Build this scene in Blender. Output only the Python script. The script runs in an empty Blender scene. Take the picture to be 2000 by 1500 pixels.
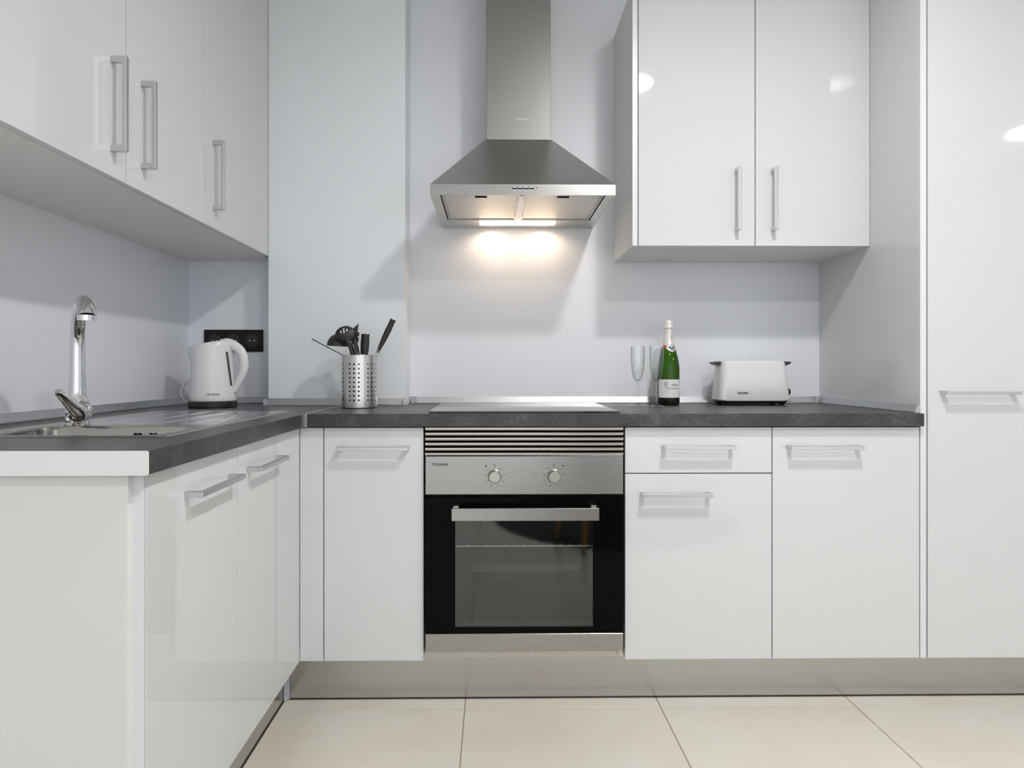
import bpy, bmesh, math, random
from mathutils import Vector, Matrix
random.seed(7)
R = math.radians
S = bpy.context.scene
C = S.collection
E = 1.033                                   # eye height of the camera

# ------------------------------------------------------------------ camera, world, lights, exposure
cam = bpy.data.cameras.new('camera')
co = bpy.data.objects.new('camera', cam)
C.objects.link(co)
co.location = (0, 0, E)
co.rotation_euler = (R(90), 0, R(-0.7))
cam.sensor_width = 36
cam.lens = 1234 / 2000 * 36
cam.shift_x = 0.011
cam.shift_y = -0.014
cam.clip_start = 0.02
S.camera = co

w = bpy.data.worlds.new('world')
S.world = w
w.use_nodes = True
w.node_tree.nodes['Background'].inputs[0].default_value = (0.93, 0.965, 1.0, 1)
w.node_tree.nodes['Background'].inputs[1].default_value = 1.50

def lamp(kind, name, loc, energy, color, size=0.05, rot=(0, 0, 0), **kw):
    l = bpy.data.lights.new(name, kind)
    l.energy = energy
    l.color = color
    if kind == 'AREA':
        l.shape = 'RECTANGLE'
        l.size, l.size_y = size
    else:
        l.shadow_soft_size = size
    for k, v in kw.items():
        setattr(l, k, v)
    o = bpy.data.objects.new(name, l)
    o.location = loc
    o.rotation_euler = rot
    C.objects.link(o)
    return o

NEUTRAL = (1.0, 0.995, 0.985)
# round ceiling downlights (only the nearest throws the clear shadows)
for dx, dy, en in ((0.755, 0.91, 10), (0.755, -0.27, 8), (3.52, -0.27, 2)):
    lo = lamp('AREA', 'ceiling_lamp', (dx, dy, 2.592), en, NEUTRAL, (0.11, 0.11))
    lo.data.shape = 'DISK'
    lo.data.spread = R(164)
# the two lamps in the extractor hood
WARM = (1.0, 0.72, 0.47)
for hx in (-0.006, 0.196):
    lamp('SPOT', 'hood_lamp', (hx, 2.452, 1.592), 0.95, WARM, 0.010, rot=(R(10), 0, 0), spot_size=R(160), spot_blend=0.6)

S.view_settings.view_transform = 'Standard'
S.view_settings.look = 'None'
S.view_settings.exposure = 0.07
S.view_settings.gamma = 1.0
S.view_settings.use_curve_mapping = False

# ------------------------------------------------------------------ materials
def mat(name, col, rough=0.5, metal=0.0, spec=0.5, ior=1.5, **extra):
    m = bpy.data.materials.new(name)
    m.use_nodes = True
    b = m.node_tree.nodes['Principled BSDF']
    b.inputs['Base Color'].default_value = (*col, 1)
    b.inputs['Roughness'].default_value = rough
    b.inputs['Metallic'].default_value = metal
    b.inputs['Specular IOR Level'].default_value = spec
    b.inputs['IOR'].default_value = ior
    for k, v in extra.items():
        b.inputs[k.replace('_', ' ')].default_value = v
    return m

def nodes(m):
    return m.node_tree.nodes, m.node_tree.links, m.node_tree.nodes['Principled BSDF']

def noise_chain(m, scale, stretch=(1, 1, 1), detail=6, rough=0.6):
    N, L, b = nodes(m)
    tc = N.new('ShaderNodeTexCoord')
    mp = N.new('ShaderNodeMapping')
    mp.inputs['Scale'].default_value = stretch
    nz = N.new('ShaderNodeTexNoise')
    nz.inputs['Scale'].default_value = scale
    nz.inputs['Detail'].default_value = detail
    nz.inputs['Roughness'].default_value = rough
    L.new(tc.outputs['Object'], mp.inputs[0])
    L.new(mp.outputs[0], nz.inputs['Vector'])
    return nz

def ramp(m, src, stops):
    N, L, b = nodes(m)
    r = N.new('ShaderNodeValToRGB')
    el = r.color_ramp.elements
    while len(el) < len(stops):
        el.new(0.5)
    for e, (p, c) in zip(el, stops):
        e.position = p
        e.color = (*c, 1) if len(c) == 3 else c
    L.new(src, r.inputs[0])
    return r

def bump(m, src, strength, dist=0.001):
    N, L, b = nodes(m)
    bp = N.new('ShaderNodeBump')
    bp.inputs['Strength'].default_value = strength
    bp.inputs['Distance'].default_value = dist
    L.new(src, bp.inputs['Height'])
    L.new(bp.outputs[0], b.inputs['Normal'])

def brushed(name, col, rough, stretch, amount=0.10):
    m = mat(name, col, rough, 1.0)
    N, L, b = nodes(m)
    nz = noise_chain(m, 10, stretch, 4)
    mr = N.new('ShaderNodeMapRange')
    mr.inputs[3].default_value = rough - amount
    mr.inputs[4].default_value = rough + amount
    L.new(nz.outputs[0], mr.inputs[0])
    L.new(mr.outputs[0], b.inputs['Roughness'])
    bump(m, nz.outputs[0], 0.025, 0.0002)
    return m

M = {}
M['gloss'] = mat('white_gloss_lacquer', (0.70, 0.71, 0.72), 0.045)
M['edge'] = mat('white_door_edging', (0.78, 0.78, 0.82), 0.35)
M['matt'] = mat('white_laminate', (0.82, 0.82, 0.81), 0.45, spec=0.35)
M['cream'] = mat('pale_side_panel', (0.76, 0.75, 0.73), 0.3)
M['beige'] = mat('raw_beige_edge', (0.66, 0.62, 0.54), 0.5)
M['alu'] = brushed('handle_aluminium', (0.62, 0.635, 0.66), 0.34, (60, 60, 60), 0.04)
M['trim'] = brushed('upstand_aluminium', (0.50, 0.515, 0.54), 0.42, (2, 80, 80), 0.06)
M['plinth'] = brushed('plinth_aluminium', (0.51, 0.505, 0.49), 0.23, (1.5, 1.5, 90), 0.05)
M['steel'] = brushed('brushed_steel', (0.38, 0.373, 0.362), 0.27, (2, 2, 160), 0.07)
M['hoodsteel'] = brushed('hood_steel', (0.60, 0.585, 0.56), 0.30, (2, 2, 160), 0.06)
M['chimneysteel'] = brushed('dimmed_chimney_steel', (0.30, 0.293, 0.28), 0.42, (160, 160, 2), 0.06)  # same hood steel, colour lowered to imitate a dimmer reflection
M['slat'] = brushed('grille_steel', (0.50, 0.465, 0.42), 0.25, (1, 100, 100), 0.05)
M['sink'] = mat('sink_steel', (0.40, 0.375, 0.345), 0.24, 1.0)
M['drainer'] = mat('drainer_steel', (0.60, 0.60, 0.62), 0.12, 1.0)
M['dimlipsteel'] = brushed('dimmed_hood_front_steel', (0.40, 0.395, 0.385), 0.25, (2, 2, 160), 0.05)  # canopy steel darkened on the lip face to mute its bright reflection
M['holder'] = brushed('holder_steel', (0.60, 0.585, 0.56), 0.22, (3, 3, 120), 0.05)
M['chrome'] = mat('chrome', (0.72, 0.73, 0.75), 0.05, 1.0)
M['black'] = mat('black_plastic', (0.012, 0.012, 0.012), 0.35)
M['utensil'] = mat('black_nylon', (0.022, 0.024, 0.020), 0.42)
M['void'] = mat('dark_void', (0.008, 0.008, 0.008), 0.8, spec=0.1)
M['blackglass'] = mat('black_enamelled_glass', (0.003, 0.003, 0.003), 0.06, spec=0.05)
M['hob'] = mat('ceramic_hob_glass', (0.012, 0.012, 0.014), 0.06, ior=1.7)
M['plate'] = mat('black_glass_plate', (0.006, 0.006, 0.005), 0.25, spec=0.25)
M['kettle'] = mat('white_kettle_plastic', (0.80, 0.81, 0.83), 0.18)
M['toaster'] = mat('ivory_toaster_plastic', (0.79, 0.805, 0.785), 0.25)
M['cord'] = mat('white_cable', (0.75, 0.75, 0.73), 0.4)
M['gauge'] = mat('smoky_gauge', (0.07, 0.075, 0.09), 0.2)
M['ink'] = mat('dark_print', (0.02, 0.02, 0.022), 0.5)
M['whiteink'] = mat('pale_print', (0.72, 0.72, 0.70), 0.5)
M['navy'] = mat('navy_print', (0.02, 0.025, 0.07), 0.45)
M['red'] = mat('red_print', (0.55, 0.04, 0.05), 0.45)
M['label'] = mat('paper_label', (0.76, 0.76, 0.78), 0.5)
M['foil'] = mat('pearl_foil', (0.80, 0.77, 0.74), 0.28, 0.25)
M['cap'] = mat('grey_plastic_corner', (0.46, 0.47, 0.50), 0.35)
M['seal'] = mat('dark_seal', (0.03, 0.028, 0.025), 0.6)
M['oak'] = mat('orange_wood', (0.50, 0.24, 0.06), 0.4)
M['rug'] = mat('charcoal_rug', (0.02, 0.02, 0.022), 0.95)
M['knob'] = brushed('knob_metal', (0.47, 0.465, 0.43), 0.3, (30, 30, 30), 0.03)
M['enamel'] = mat('oven_enamel', (0.018, 0.019, 0.019), 0.4)
M['inner'] = mat('shaded_inner_steel', (0.03, 0.03, 0.03), 0.6)  # inside of the holder: shade painted into the steel so the holes look black
M['tray'] = mat('tray_enamel', (0.10, 0.105, 0.105), 0.4)
M['wire'] = mat('rack_wire', (0.9, 0.9, 0.88), 0.4, 0.3)

# painted walls: cool white, very faint roller texture
def wallmat(name, col):
    m = mat(name, col, 0.38, spec=0.4)
    nz = noise_chain(m, 220, detail=2)
    bump(m, nz.outputs[0], 0.05, 0.0005)
    return m
M['wall'] = wallmat('cool_white_wall', (0.82, 0.85, 0.885))
M['splash'] = mat('white_splash_panel', (0.82, 0.84, 0.89), 0.42)
M['ceil'] = wallmat('ceiling_paint', (0.80, 0.80, 0.79))

def worktop_mat():
    m = mat('dark_concrete_laminate', (0.05, 0.048, 0.048), 0.34)
    N, L, b = nodes(m)
    n1 = noise_chain(m, 9, (1, 1, 1), 8, 0.65)
    r1 = ramp(m, n1.outputs[0], [(0.30, (0.030, 0.027, 0.027)), (0.55, (0.058, 0.053, 0.052)), (0.78, (0.115, 0.106, 0.104))])
    n2 = noise_chain(m, 60, (1, 1, 1.6), 6, 0.7)
    r2 = ramp(m, n2.outputs[0], [(0.35, (0.55, 0.55, 0.55)), (0.7, (1.35, 1.35, 1.35))])
    mx = N.new('ShaderNodeMix')
    mx.data_type = 'RGBA'
    mx.blend_type = 'MULTIPLY'
    mx.inputs[0].default_value = 1
    L.new(r1.outputs[0], mx.inputs[6])
    L.new(r2.outputs[0], mx.inputs[7])
    L.new(mx.outputs[2], b.inputs['Base Color'])
    bump(m, n2.outputs[0], 0.15, 0.0005)
    return m
M['worktop'] = worktop_mat()

def tile_mat():
    m = mat('cream_floor_tile', (0.66, 0.62, 0.55), 0.22)
    N, L, b = nodes(m)
    n1 = noise_chain(m, 2.5, (1, 1, 1), 7, 0.6)
    oi = N.new('ShaderNodeObjectInfo')
    add = N.new('ShaderNodeVectorMath')
    add.operation = 'ADD'
    tc = [n for n in N if n.type == 'TEX_COORD'][0]
    mp = [n for n in N if n.type == 'MAPPING'][0]
    cm = N.new('ShaderNodeCombineXYZ')
    ml = N.new('ShaderNodeMath')
    ml.operation = 'MULTIPLY'
    ml.inputs[1].default_value = 40
    L.new(oi.outputs['Random'], ml.inputs[0])
    L.new(ml.outputs[0], cm.inputs[0])
    L.new(ml.outputs[0], cm.inputs[2])
    L.new(tc.outputs['Object'], add.inputs[0])
    L.new(cm.outputs[0], add.inputs[1])
    L.new(add.outputs[0], mp.inputs[0])
    r1 = ramp(m, n1.outputs[0], [(0.30, (0.72, 0.65, 0.555)), (0.5, (0.755, 0.71, 0.62)), (0.72, (0.775, 0.755, 0.695))])
    L.new(r1.outputs[0], b.inputs['Base Color'])
    bump(m, n1.outputs[0], 0.08, 0.002)
    return m
M['tile'] = tile_mat()
M['grout'] = mat('tan_grout', (0.42, 0.29, 0.19), 0.8)

def filter_mat():
    m = mat('filter_mesh', (0.62, 0.60, 0.57), 0.38, 1.0)
    N, L, b = nodes(m)
    tc = N.new('ShaderNodeTexCoord')
    v = N.new('ShaderNodeTexVoronoi')
    v.inputs['Scale'].default_value = 380
    L.new(tc.outputs['Object'], v.inputs['Vector'])
    r = ramp(m, v.outputs[0], [(0.12, (0.50, 0.48, 0.46)), (0.4, (0.66, 0.64, 0.61))])
    L.new(r.outputs[0], b.inputs['Base Color'])
    bump(m, v.outputs[0], 0.5, 0.001)
    return m
M['filter'] = filter_mat()

def emissive(name, col, strength):
    m = mat(name, col, 0.5)
    b = m.node_tree.nodes['Principled BSDF']
    b.inputs['Emission Color'].default_value = (*col, 1)
    b.inputs['Emission Strength'].default_value = strength
    return m
M['lens'] = emissive('lit_hood_lens', (1.0, 0.80, 0.60), 5.0)
M['bulb'] = emissive('lit_downlight', (1.0, 0.98, 0.95), 88.0)
M['led'] = mat('red_lamp', (0.5, 0.02, 0.01), 0.3)

def thin_glass(name, tint, ior=1.5, gain=1.0, spec_rough=0.02, edge=1.0):
    m = bpy.data.materials.new(name)
    m.use_nodes = True
    N, L = m.node_tree.nodes, m.node_tree.links
    N.clear()
    out = N.new('ShaderNodeOutputMaterial')
    mix = N.new('ShaderNodeMixShader')
    tr = N.new('ShaderNodeBsdfTransparent')
    tr.inputs[0].default_value = (*tint, 1)
    gl = N.new('ShaderNodeBsdfGlossy')
    gl.inputs['Roughness'].default_value = spec_rough
    gl.inputs['Color'].default_value = (1, 1, 1, 1)
    fr = N.new('ShaderNodeLayerWeight')      # Schlick: the same from both sides of the wall
    fr.inputs[0].default_value = 0.5
    pw = N.new('ShaderNodeMath')
    pw.operation = 'POWER'
    pw.inputs[1].default_value = 5
    mu = N.new('ShaderNodeMath')
    mu.operation = 'MULTIPLY_ADD'
    f0 = ((ior - 1) / (ior + 1)) ** 2
    mu.inputs[1].default_value = (1 - f0) * gain
    mu.inputs[2].default_value = f0
    mu.use_clamp = True
    L.new(fr.outputs['Facing'], pw.inputs[0])
    L.new(pw.outputs[0], mu.inputs[0])
    L.new(mu.outputs[0], mix.inputs[0])
    L.new(tr.outputs[0], mix.inputs[1])
    L.new(gl.outputs[0], mix.inputs[2])
    p3 = N.new('ShaderNodeMath')
    p3.operation = 'POWER'
    p3.inputs[1].default_value = 3
    L.new(fr.outputs['Facing'], p3.inputs[0])
    tm = N.new('ShaderNodeMix')
    tm.data_type = 'RGBA'
    tm.inputs[6].default_value = (*tint, 1)
    tm.inputs[7].default_value = (*[c * edge for c in tint], 1)
    L.new(p3.outputs[0], tm.inputs[0])
    L.new(tm.outputs[2], tr.inputs[0])
    L.new(mix.outputs[0], out.inputs[0])
    return m
M['clear'] = thin_glass('clear_flute_glass', (0.980, 0.984, 0.983), 1.6, edge=0.36)
M['pane'] = thin_glass('oven_pane_glass', (0.70, 0.73, 0.71), 1.64, 0.8, spec_rough=0.045)

def bottle_mat():
    m = mat('green_bottle_glass', (0.045, 0.13, 0.008), 0.05, spec=0.6)
    N, L, b = nodes(m)
    b.inputs['Transmission Weight'].default_value = 0.55
    b.inputs['IOR'].default_value = 1.33
    b.inputs['Base Color'].default_value = (0.055, 0.19, 0.006, 1)
    lw = N.new('ShaderNodeLayerWeight')
    lw.inputs[0].default_value = 0.5
    rp = ramp(m, lw.outputs['Facing'], [(0.15, (0.060, 0.20, 0.006)), (0.85, (0.012, 0.045, 0.003))])
    L.new(rp.outputs[0], b.inputs['Base Color'])
    return m
M['bottle'] = bottle_mat()
M['bottledark'] = mat('dark_green_punt', (0.004, 0.010, 0.003), 0.06, spec=0.6)
M['wine'] = mat('wine', (0.10, 0.22, 0.01), 0.1)

# ------------------------------------------------------------------ builders
def fin(name, bm, m, parent=None, org=None, smooth=None):
    """one mesh object from a bmesh drawn in world space; org = where its thing stands"""
    if org is None:
        org = Vector((0, 0, 0))
        p = parent
        while p is not None:
            org = org + p.location
            p = p.parent
    bmesh.ops.translate(bm, verts=bm.verts, vec=-Vector(org))
    bmesh.ops.recalc_face_normals(bm, faces=bm.faces)
    me = bpy.data.meshes.new(name)
    bm.to_mesh(me)
    bm.free()
    for mm in (m if isinstance(m, (list, tuple)) else [m]):
        me.materials.append(M[mm])
    if smooth is not None:
        for p in me.polygons:
            p.use_smooth = True
        me.set_sharp_from_angle(angle=R(smooth))
    o = bpy.data.objects.new(name, me)
    C.objects.link(o)
    if parent is not None:
        o.parent = parent
    return o

def box(bm, x0, x1, y0, y1, z0, z1, bev=0.0, seg=1):
    t = bmesh.new()
    bmesh.ops.create_cube(t, size=1)
    for v in t.verts:
        v.co = Vector(((x0 + x1) / 2 + v.co.x * (x1 - x0), (y0 + y1) / 2 + v.co.y * (y1 - y0), (z0 + z1) / 2 + v.co.z * (z1 - z0)))
    if bev:
        bmesh.ops.bevel(t, geom=t.edges[:], offset=bev, segments=seg, profile=0.5, affect='EDGES')
    me = bpy.data.meshes.new('t')
    t.to_mesh(me)
    t.free()
    bm.from_mesh(me)
    bpy.data.meshes.remove(me)
    return bm

def B(*a, **k):
    return box(bmesh.new(), *a, **k)

def lathe(bm, prof, c, n=40, caps=True, ell=(1, 1)):
    rings = []
    for r, z in prof:
        rings.append([bm.verts.new((c[0] + r * ell[0] * math.cos(2 * math.pi * i / n), c[1] + r * ell[1] * math.sin(2 * math.pi * i / n), c[2] + z)) for i in range(n)])
    for a, b in zip(rings, rings[1:]):
        for i in range(n):
            j = (i + 1) % n
            bm.faces.new((a[i], a[j], b[j], b[i]))
    if caps:
        bm.faces.new(rings[0])
        bm.faces.new(rings[-1])
    return bm

def tube(bm, pts, rad, n=12, caps=True, flat=1.0):
    """a tube along pts; rad a number or a list"""
    P = [Vector(p) for p in pts]
    rads = rad if isinstance(rad, (list, tuple)) else [rad] * len(P)
    prev = None
    rings = []
    for k, p in enumerate(P):
        if k == 0:
            d = P[1] - P[0]
        elif k == len(P) - 1:
            d = P[-1] - P[-2]
        else:
            d = (P[k + 1] - P[k]).normalized() + (P[k] - P[k - 1]).normalized()
        d.normalize()
        if prev is None:
            up = Vector((0, 0, 1)) if abs(d.z) < 0.9 else Vector((0, 1, 0))
            u = d.cross(up).normalized()
        else:
            u = (prev - d * prev.dot(d)).normalized()
        prev = u
        v = d.cross(u)
        rings.append([bm.verts.new(p + (u * math.cos(2 * math.pi * i / n) + v * flat * math.sin(2 * math.pi * i / n)) * rads[k]) for i in range(n)])
    for a, b in zip(rings, rings[1:]):
        for i in range(n):
            j = (i + 1) % n
            bm.faces.new((a[i], a[j], b[j], b[i]))
    if caps:
        bm.faces.new(rings[0])
        bm.faces.new(rings[-1])
    return bm

def spline(pts, n=8):
    P = [Vector(p) for p in pts]
    P = [P[0] * 2 - P[1]] + P + [P[-1] * 2 - P[-2]]
    out = []
    for i in range(1, len(P) - 2):
        for k in range(n):
            t = k / n
            a, b, c, d = P[i - 1:i + 3]
            out.append(0.5 * ((2 * b) + (c - a) * t + (2 * a - 5 * b + 4 * c - d) * t * t + (3 * b - a - 3 * c + d) * t ** 3))
    out.append(P[-2])
    return out

def prism(bm, poly, axis, a, b):
    """extrude a 2-D polygon along an axis from a to b; poly in the two other axes, in x,y,z order"""
    def mk(p, t):
        if axis == 'x':
            return (t, p[0], p[1])
        if axis == 'y':
            return (p[0], t, p[1])
        return (p[0], p[1], t)
    va = [bm.verts.new(mk(p, a)) for p in poly]
    vb = [bm.verts.new(mk(p, b)) for p in poly]
    bm.faces.new(va)
    bm.faces.new(vb)
    for i in range(len(poly)):
        j = (i + 1) % len(poly)
        bm.faces.new((va[i], va[j], vb[j], vb[i]))
    return bm

def rrect(x0, x1, y0, y1, r, n=6):
    out = []
    for cx, cy, a0 in ((x1 - r, y1 - r, 0), (x0 + r, y1 - r, 90), (x0 + r, y0 + r, 180), (x1 - r, y0 + r, 270)):
        for k in range(n + 1):
            a = R(a0 + 90 * k / n)
            out.append((cx + r * math.cos(a), cy + r * math.sin(a)))
    return out

def text_bm(s, height, width=None, depth=0.0004, spacing=1.0):
    cu = bpy.data.curves.new('t', 'FONT')
    cu.body = s
    cu.size = 1
    cu.extrude = 0.0
    cu.align_x = 'CENTER'
    cu.align_y = 'CENTER'
    cu.space_character = spacing
    cu.resolution_u = 2
    o = bpy.data.objects.new('t', cu)
    C.objects.link(o)
    dg = bpy.context.evaluated_depsgraph_get()
    me = bpy.data.meshes.new_from_object(o.evaluated_get(dg))
    bm = bmesh.new()
    bm.from_mesh(me)
    bpy.data.objects.remove(o)
    bpy.data.curves.remove(cu)
    bpy.data.meshes.remove(me)
    xs = [v.co.x for v in bm.verts]
    ys = [v.co.y for v in bm.verts]
    h = max(ys) - min(ys)
    wd = max(xs) - min(xs)
    sy = height / h
    sx = (width / wd) if width else sy
    cx, cy = (max(xs) + min(xs)) / 2, (max(ys) + min(ys)) / 2
    for v in bm.verts:
        v.co = Vector(((v.co.x - cx) * sx, (v.co.y - cy) * sy, 0))
    return bm

def front_text(s, x, y, z, height, width=None, spacing=1.0, bold=0.0):
    """flat lettering that faces the room (-y), its centre at x, z"""
    bm = text_bm(s, height, width, spacing=spacing)
    if bold:
        me = bpy.data.meshes.new('b')
        bm.to_mesh(me)
        for dx in (-bold, bold):
            n0 = len(bm.verts)
            bm.from_mesh(me)
            bm.verts.ensure_lookup_table()
            for v in bm.verts[n0:]:
                v.co.x += dx
        bpy.data.meshes.remove(me)
    for v in bm.verts:
        v.co = Vector((x + v.co.x, y, z + v.co.y))
    return bm

def wrap(bm, c, r, ang0=0.0):
    """bend a flat mesh (x across, y up) round a vertical cylinder; ang0 turns it from facing -y"""
    for v in bm.verts:
        a = v.co.x / r + ang0
        v.co = Vector((c[0] + r * math.sin(a), c[1] - r * math.cos(a), c[2] + v.co.y))
    return bm

def grid(nx, ny, w, h):
    bm = bmesh.new()
    V = [[bm.verts.new(((i / nx - 0.5) * w, (j / ny - 0.5) * h, 0)) for i in range(nx + 1)] for j in range(ny + 1)]
    for j in range(ny):
        for i in range(nx):
            bm.faces.new((V[j][i], V[j][i + 1], V[j + 1][i + 1], V[j + 1][i]))
    return bm

def thing(name, loc, label, cat, group=None, rot=(0, 0, 0)):
    o = bpy.data.objects.new(name, None)
    o.empty_display_size = 0.05
    C.objects.link(o)
    o.location = loc
    o.rotation_euler = rot
    tag(o, label, cat, group)
    return o

def tag(o, label, cat, group=None):
    o['label'] = label
    o['category'] = cat
    if group:
        o['group'] = group
    return o

def struct(name, bm, m, **k):
    o = fin(name, bm, m, None, (0, 0, 0), **k)
    o['kind'] = 'structure'
    return o

# ------------------------------------------------------------------ the room
YB, XL, YP = 2.520, -1.206, 2.385           # back wall, left wall, face of the boxed-out pillar
PX0, PX1 = -0.8445, -0.3300
XR, YR, ZC = 4.2, -3.6, 2.65

flo = struct('floor', B(XL - 0.1, XR + 0.1, YR, YB + 0.1, -0.06, -0.002), 'grout')
me = None
for i in range(-2, 8):
    for j in range(-1, 10):
        x0 = -0.0865 + 0.6 * i
        y1 = 1.929 - 0.6 * (j - 0)
        if j == -1:
            y1 = 1.929 + 0.6
        if me is None:
            bm = B(0.0015, 0.5985, -0.5985, -0.0015, -0.01, 0.0, bev=0.0008)
            t = fin('tile', bm, 'tile', flo, (0, 0, 0))
            me = t.data
        else:
            t = bpy.data.objects.new('tile', me)
            C.objects.link(t)
            t.parent = flo
        t.location = (x0, y1, 0)
struct('ceiling', B(XL - 0.1, XR + 0.1, YR, YB + 0.1, ZC, ZC + 0.08), 'ceil')
struct('wall_back', B(XL - 0.1, XR + 0.1, YB, YB + 0.1, 0, ZC), 'splash')
struct('wall_left', B(XL - 0.1, XL, YR, YB, 0, ZC), 'splash')
struct('wall_right', B(XR, XR + 0.1, YR, YB, 0, ZC), 'wall')
struct('pillar', B(PX0, PX1, YP, YB, 0, ZC, bev=0.001), 'wall')

# plinths
bp = struct('baseboard_back', B(-0.650, 2.6, 1.988, 2.0, 0.002, 0.150, bev=0.0006), 'plinth')
fin('seal', B(-0.650, 2.6, 1.985, 1.990, 0.0, 0.0025), 'seal', bp, (0, 0, 0))
bl = struct('baseboard_left', B(-0.664, -0.652, 1.085, 1.986, 0.002, 0.150, bev=0.0006), 'plinth')
fin('seal', B(-0.655, -0.649, 1.085, 1.986, 0.0, 0.0025), 'seal', bl, (0, 0, 0))
fin('corner_clip', prism(bmesh.new(), [(-0.652, 1.975), (-0.649, 1.972), (-0.636, 1.985), (-0.639, 1.988), (-0.652, 1.988)], 'z', 0.002, 0.148), 'cap', bl, (0, 0, 0))

# ------------------------------------------------------------------ handles
def handle(parent, a, b, facing, name='handle', prot=0.035):
    """square bridge handle from point a to point b on a door face; facing = outward unit vector"""
    a, b, f = Vector(a), Vector(b), Vector(facing)
    d = (b - a).normalized()
    s = d.cross(f)
    bm = bmesh.new()
    L = (b - a).length
    W, T, F = 0.006, 0.010, 0.018
    def bx(d0, d1, f0, f1):
        t = bmesh.new()
        bmesh.ops.create_cube(t, size=1)
        for v in t.verts:
            dd = d0 if v.co.x < 0 else d1
            ss = -W if v.co.y < 0 else W
            ff = f0 if v.co.z < 0 else f1
            v.co = a + d * dd + s * ss + f * ff
        me = bpy.data.meshes.new('t')
        t.to_mesh(me)
        t.free()
        bm.from_mesh(me)
        bpy.data.meshes.remove(me)
    # one U-shaped profile
    prof = [(0, 0), (F * 0.75, 0), (F * 0.75, prot - T), (L - F * 0.75, prot - T), (L - F * 0.75, 0), (L, 0), (L, prot), (0, prot)]
    va = [bm.verts.new(a + d * p + f * q - s * W) for p, q in prof]
    vb = [bm.verts.new(a + d * p + f * q + s * W) for p, q in prof]
    def quads(v):
        return [(v[0], v[1], v[2], v[7]), (v[2], v[3], v[6], v[7]), (v[3], v[4], v[5], v[6])]
    for q in quads(va) + quads(vb):
        bm.faces.new(q)
    for i in range(8):
        j = (i + 1) % 8
        bm.faces.new((va[i], va[j], vb[j], vb[i]))
    bmesh.ops.recalc_face_normals(bm, faces=bm.faces)
    ed = [e for e in bm.edges if len(e.link_faces) == 2 and e.calc_face_angle(0) > 0.5]
    bmesh.ops.bevel(bm, geom=ed, offset=0.0014, segments=2, profile=0.5, affect='EDGES')
    return fin(name, bm, 'alu', parent)

ZB0, ZB1 = 0.150, 0.857
# ------------------------------------------------------------------ lower cabinets of the back run
def door(parent, x0, x1, z0, z1, y0=1.920, y1=1.938, name='door', bev=0.0008):
    return fin(name, B(x0, x1, y0, y1, z0, z1, bev=bev), 'gloss', parent)

G = 0.0015
# corner filler
cf = thing('corner_filler', (-0.551, 1.93, ZB0), 'narrow white gloss filler strip in the corner between the two cabinet runs', 'filler panel')
door(cf, -0.585, -0.513 - G, ZB0, ZB1, name='filler_panel')
fin('return_panel', B(-0.585, -0.567, 1.938, 1.97, ZB0, ZB1), 'matt', cf)

c1 = thing('base_cabinet', (-0.36, 1.95, ZB0), 'narrow white gloss base cabinet between the corner and the oven', 'cabinet')
fin('carcass', B(-0.511, -0.2125, 1.940, 2.380, ZB0, ZB1), 'matt', c1)
d = door(c1, -0.513 + G, -0.2110, ZB0, ZB1)
handle(d, (-0.4671, 1.920, E - 0.2369), (-0.2537, 1.920, E - 0.2369), (0, -1, 0))

c2 = thing('drawer_cabinet', (0.627, 1.95, ZB0), 'white gloss base cabinet with a drawer over a door, next to the oven', 'cabinet')
fin('carcass', B(0.405, 0.851, 1.940, 2.515, ZB0, ZB1), 'matt', c2)
d = fin('drawer', B(0.4025, 0.8526 - G, 1.920, 1.938, E - 0.3145, ZB1, bev=0.0008), 'gloss', c2)
handle(d, (0.5148, 1.920, E - 0.2353), (0.731, 1.920, E - 0.2353), (0, -1, 0))
d = door(c2, 0.4025, 0.8526 - G, ZB0, E - 0.3180)
handle(d, (0.4486, 1.920, E - 0.3781), (0.6614, 1.920, E - 0.3781), (0, -1, 0))

c3 = thing('base_cabinet', (1.08, 1.95, ZB0), 'white gloss single-door base cabinet beside the tall cabinet', 'cabinet')
fin('carcass', B(0.854, 1.306, 1.940, 2.515, ZB0, ZB1), 'matt', c3)
d = door(c3, 0.8526 + G, 1.3060, ZB0, ZB1)
handle(d, (0.8965, 1.920, E - 0.2358), (1.1184, 1.920, E - 0.2358), (0, -1, 0))

# tall cabinet at the end of the run
tc = thing('tall_cabinet', (1.62, 1.95, 0.15), 'tall white gloss cabinet with one full-height door beside the worktop', 'cabinet')
fin('side_panel', B(1.3095, 1.3275, 1.9225, 2.519, 0.150, 2.362, bev=0.0006), 'gloss', tc)
fin('edge_strip', B(1.3095, 1.3275, 1.9205, 1.9225, 0.150, 2.362), 'edge', tc)
fin('carcass', B(1.3285, 1.930, 1.9395, 2.515, 0.152, 2.360), 'matt', tc)
d = door(tc, 1.3318, 1.930, 0.150, 2.362, y0=1.9185, y1=1.9375)
handle(d, (1.3674, 1.9185, E - 0.0695), (1.5960, 1.9185, E - 0.0695), (0, -1, 0))
tc2 = thing('tall_cabinet', (2.23, 1.95, 0.15), 'second tall white gloss cabinet past the first one, out at the edge', 'cabinet')
fin('carcass', B(1.932, 2.53, 1.9395, 2.515, 0.152, 2.360), 'matt', tc2)
door(tc2, 1.933, 2.53, 0.150, 2.362)

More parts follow.
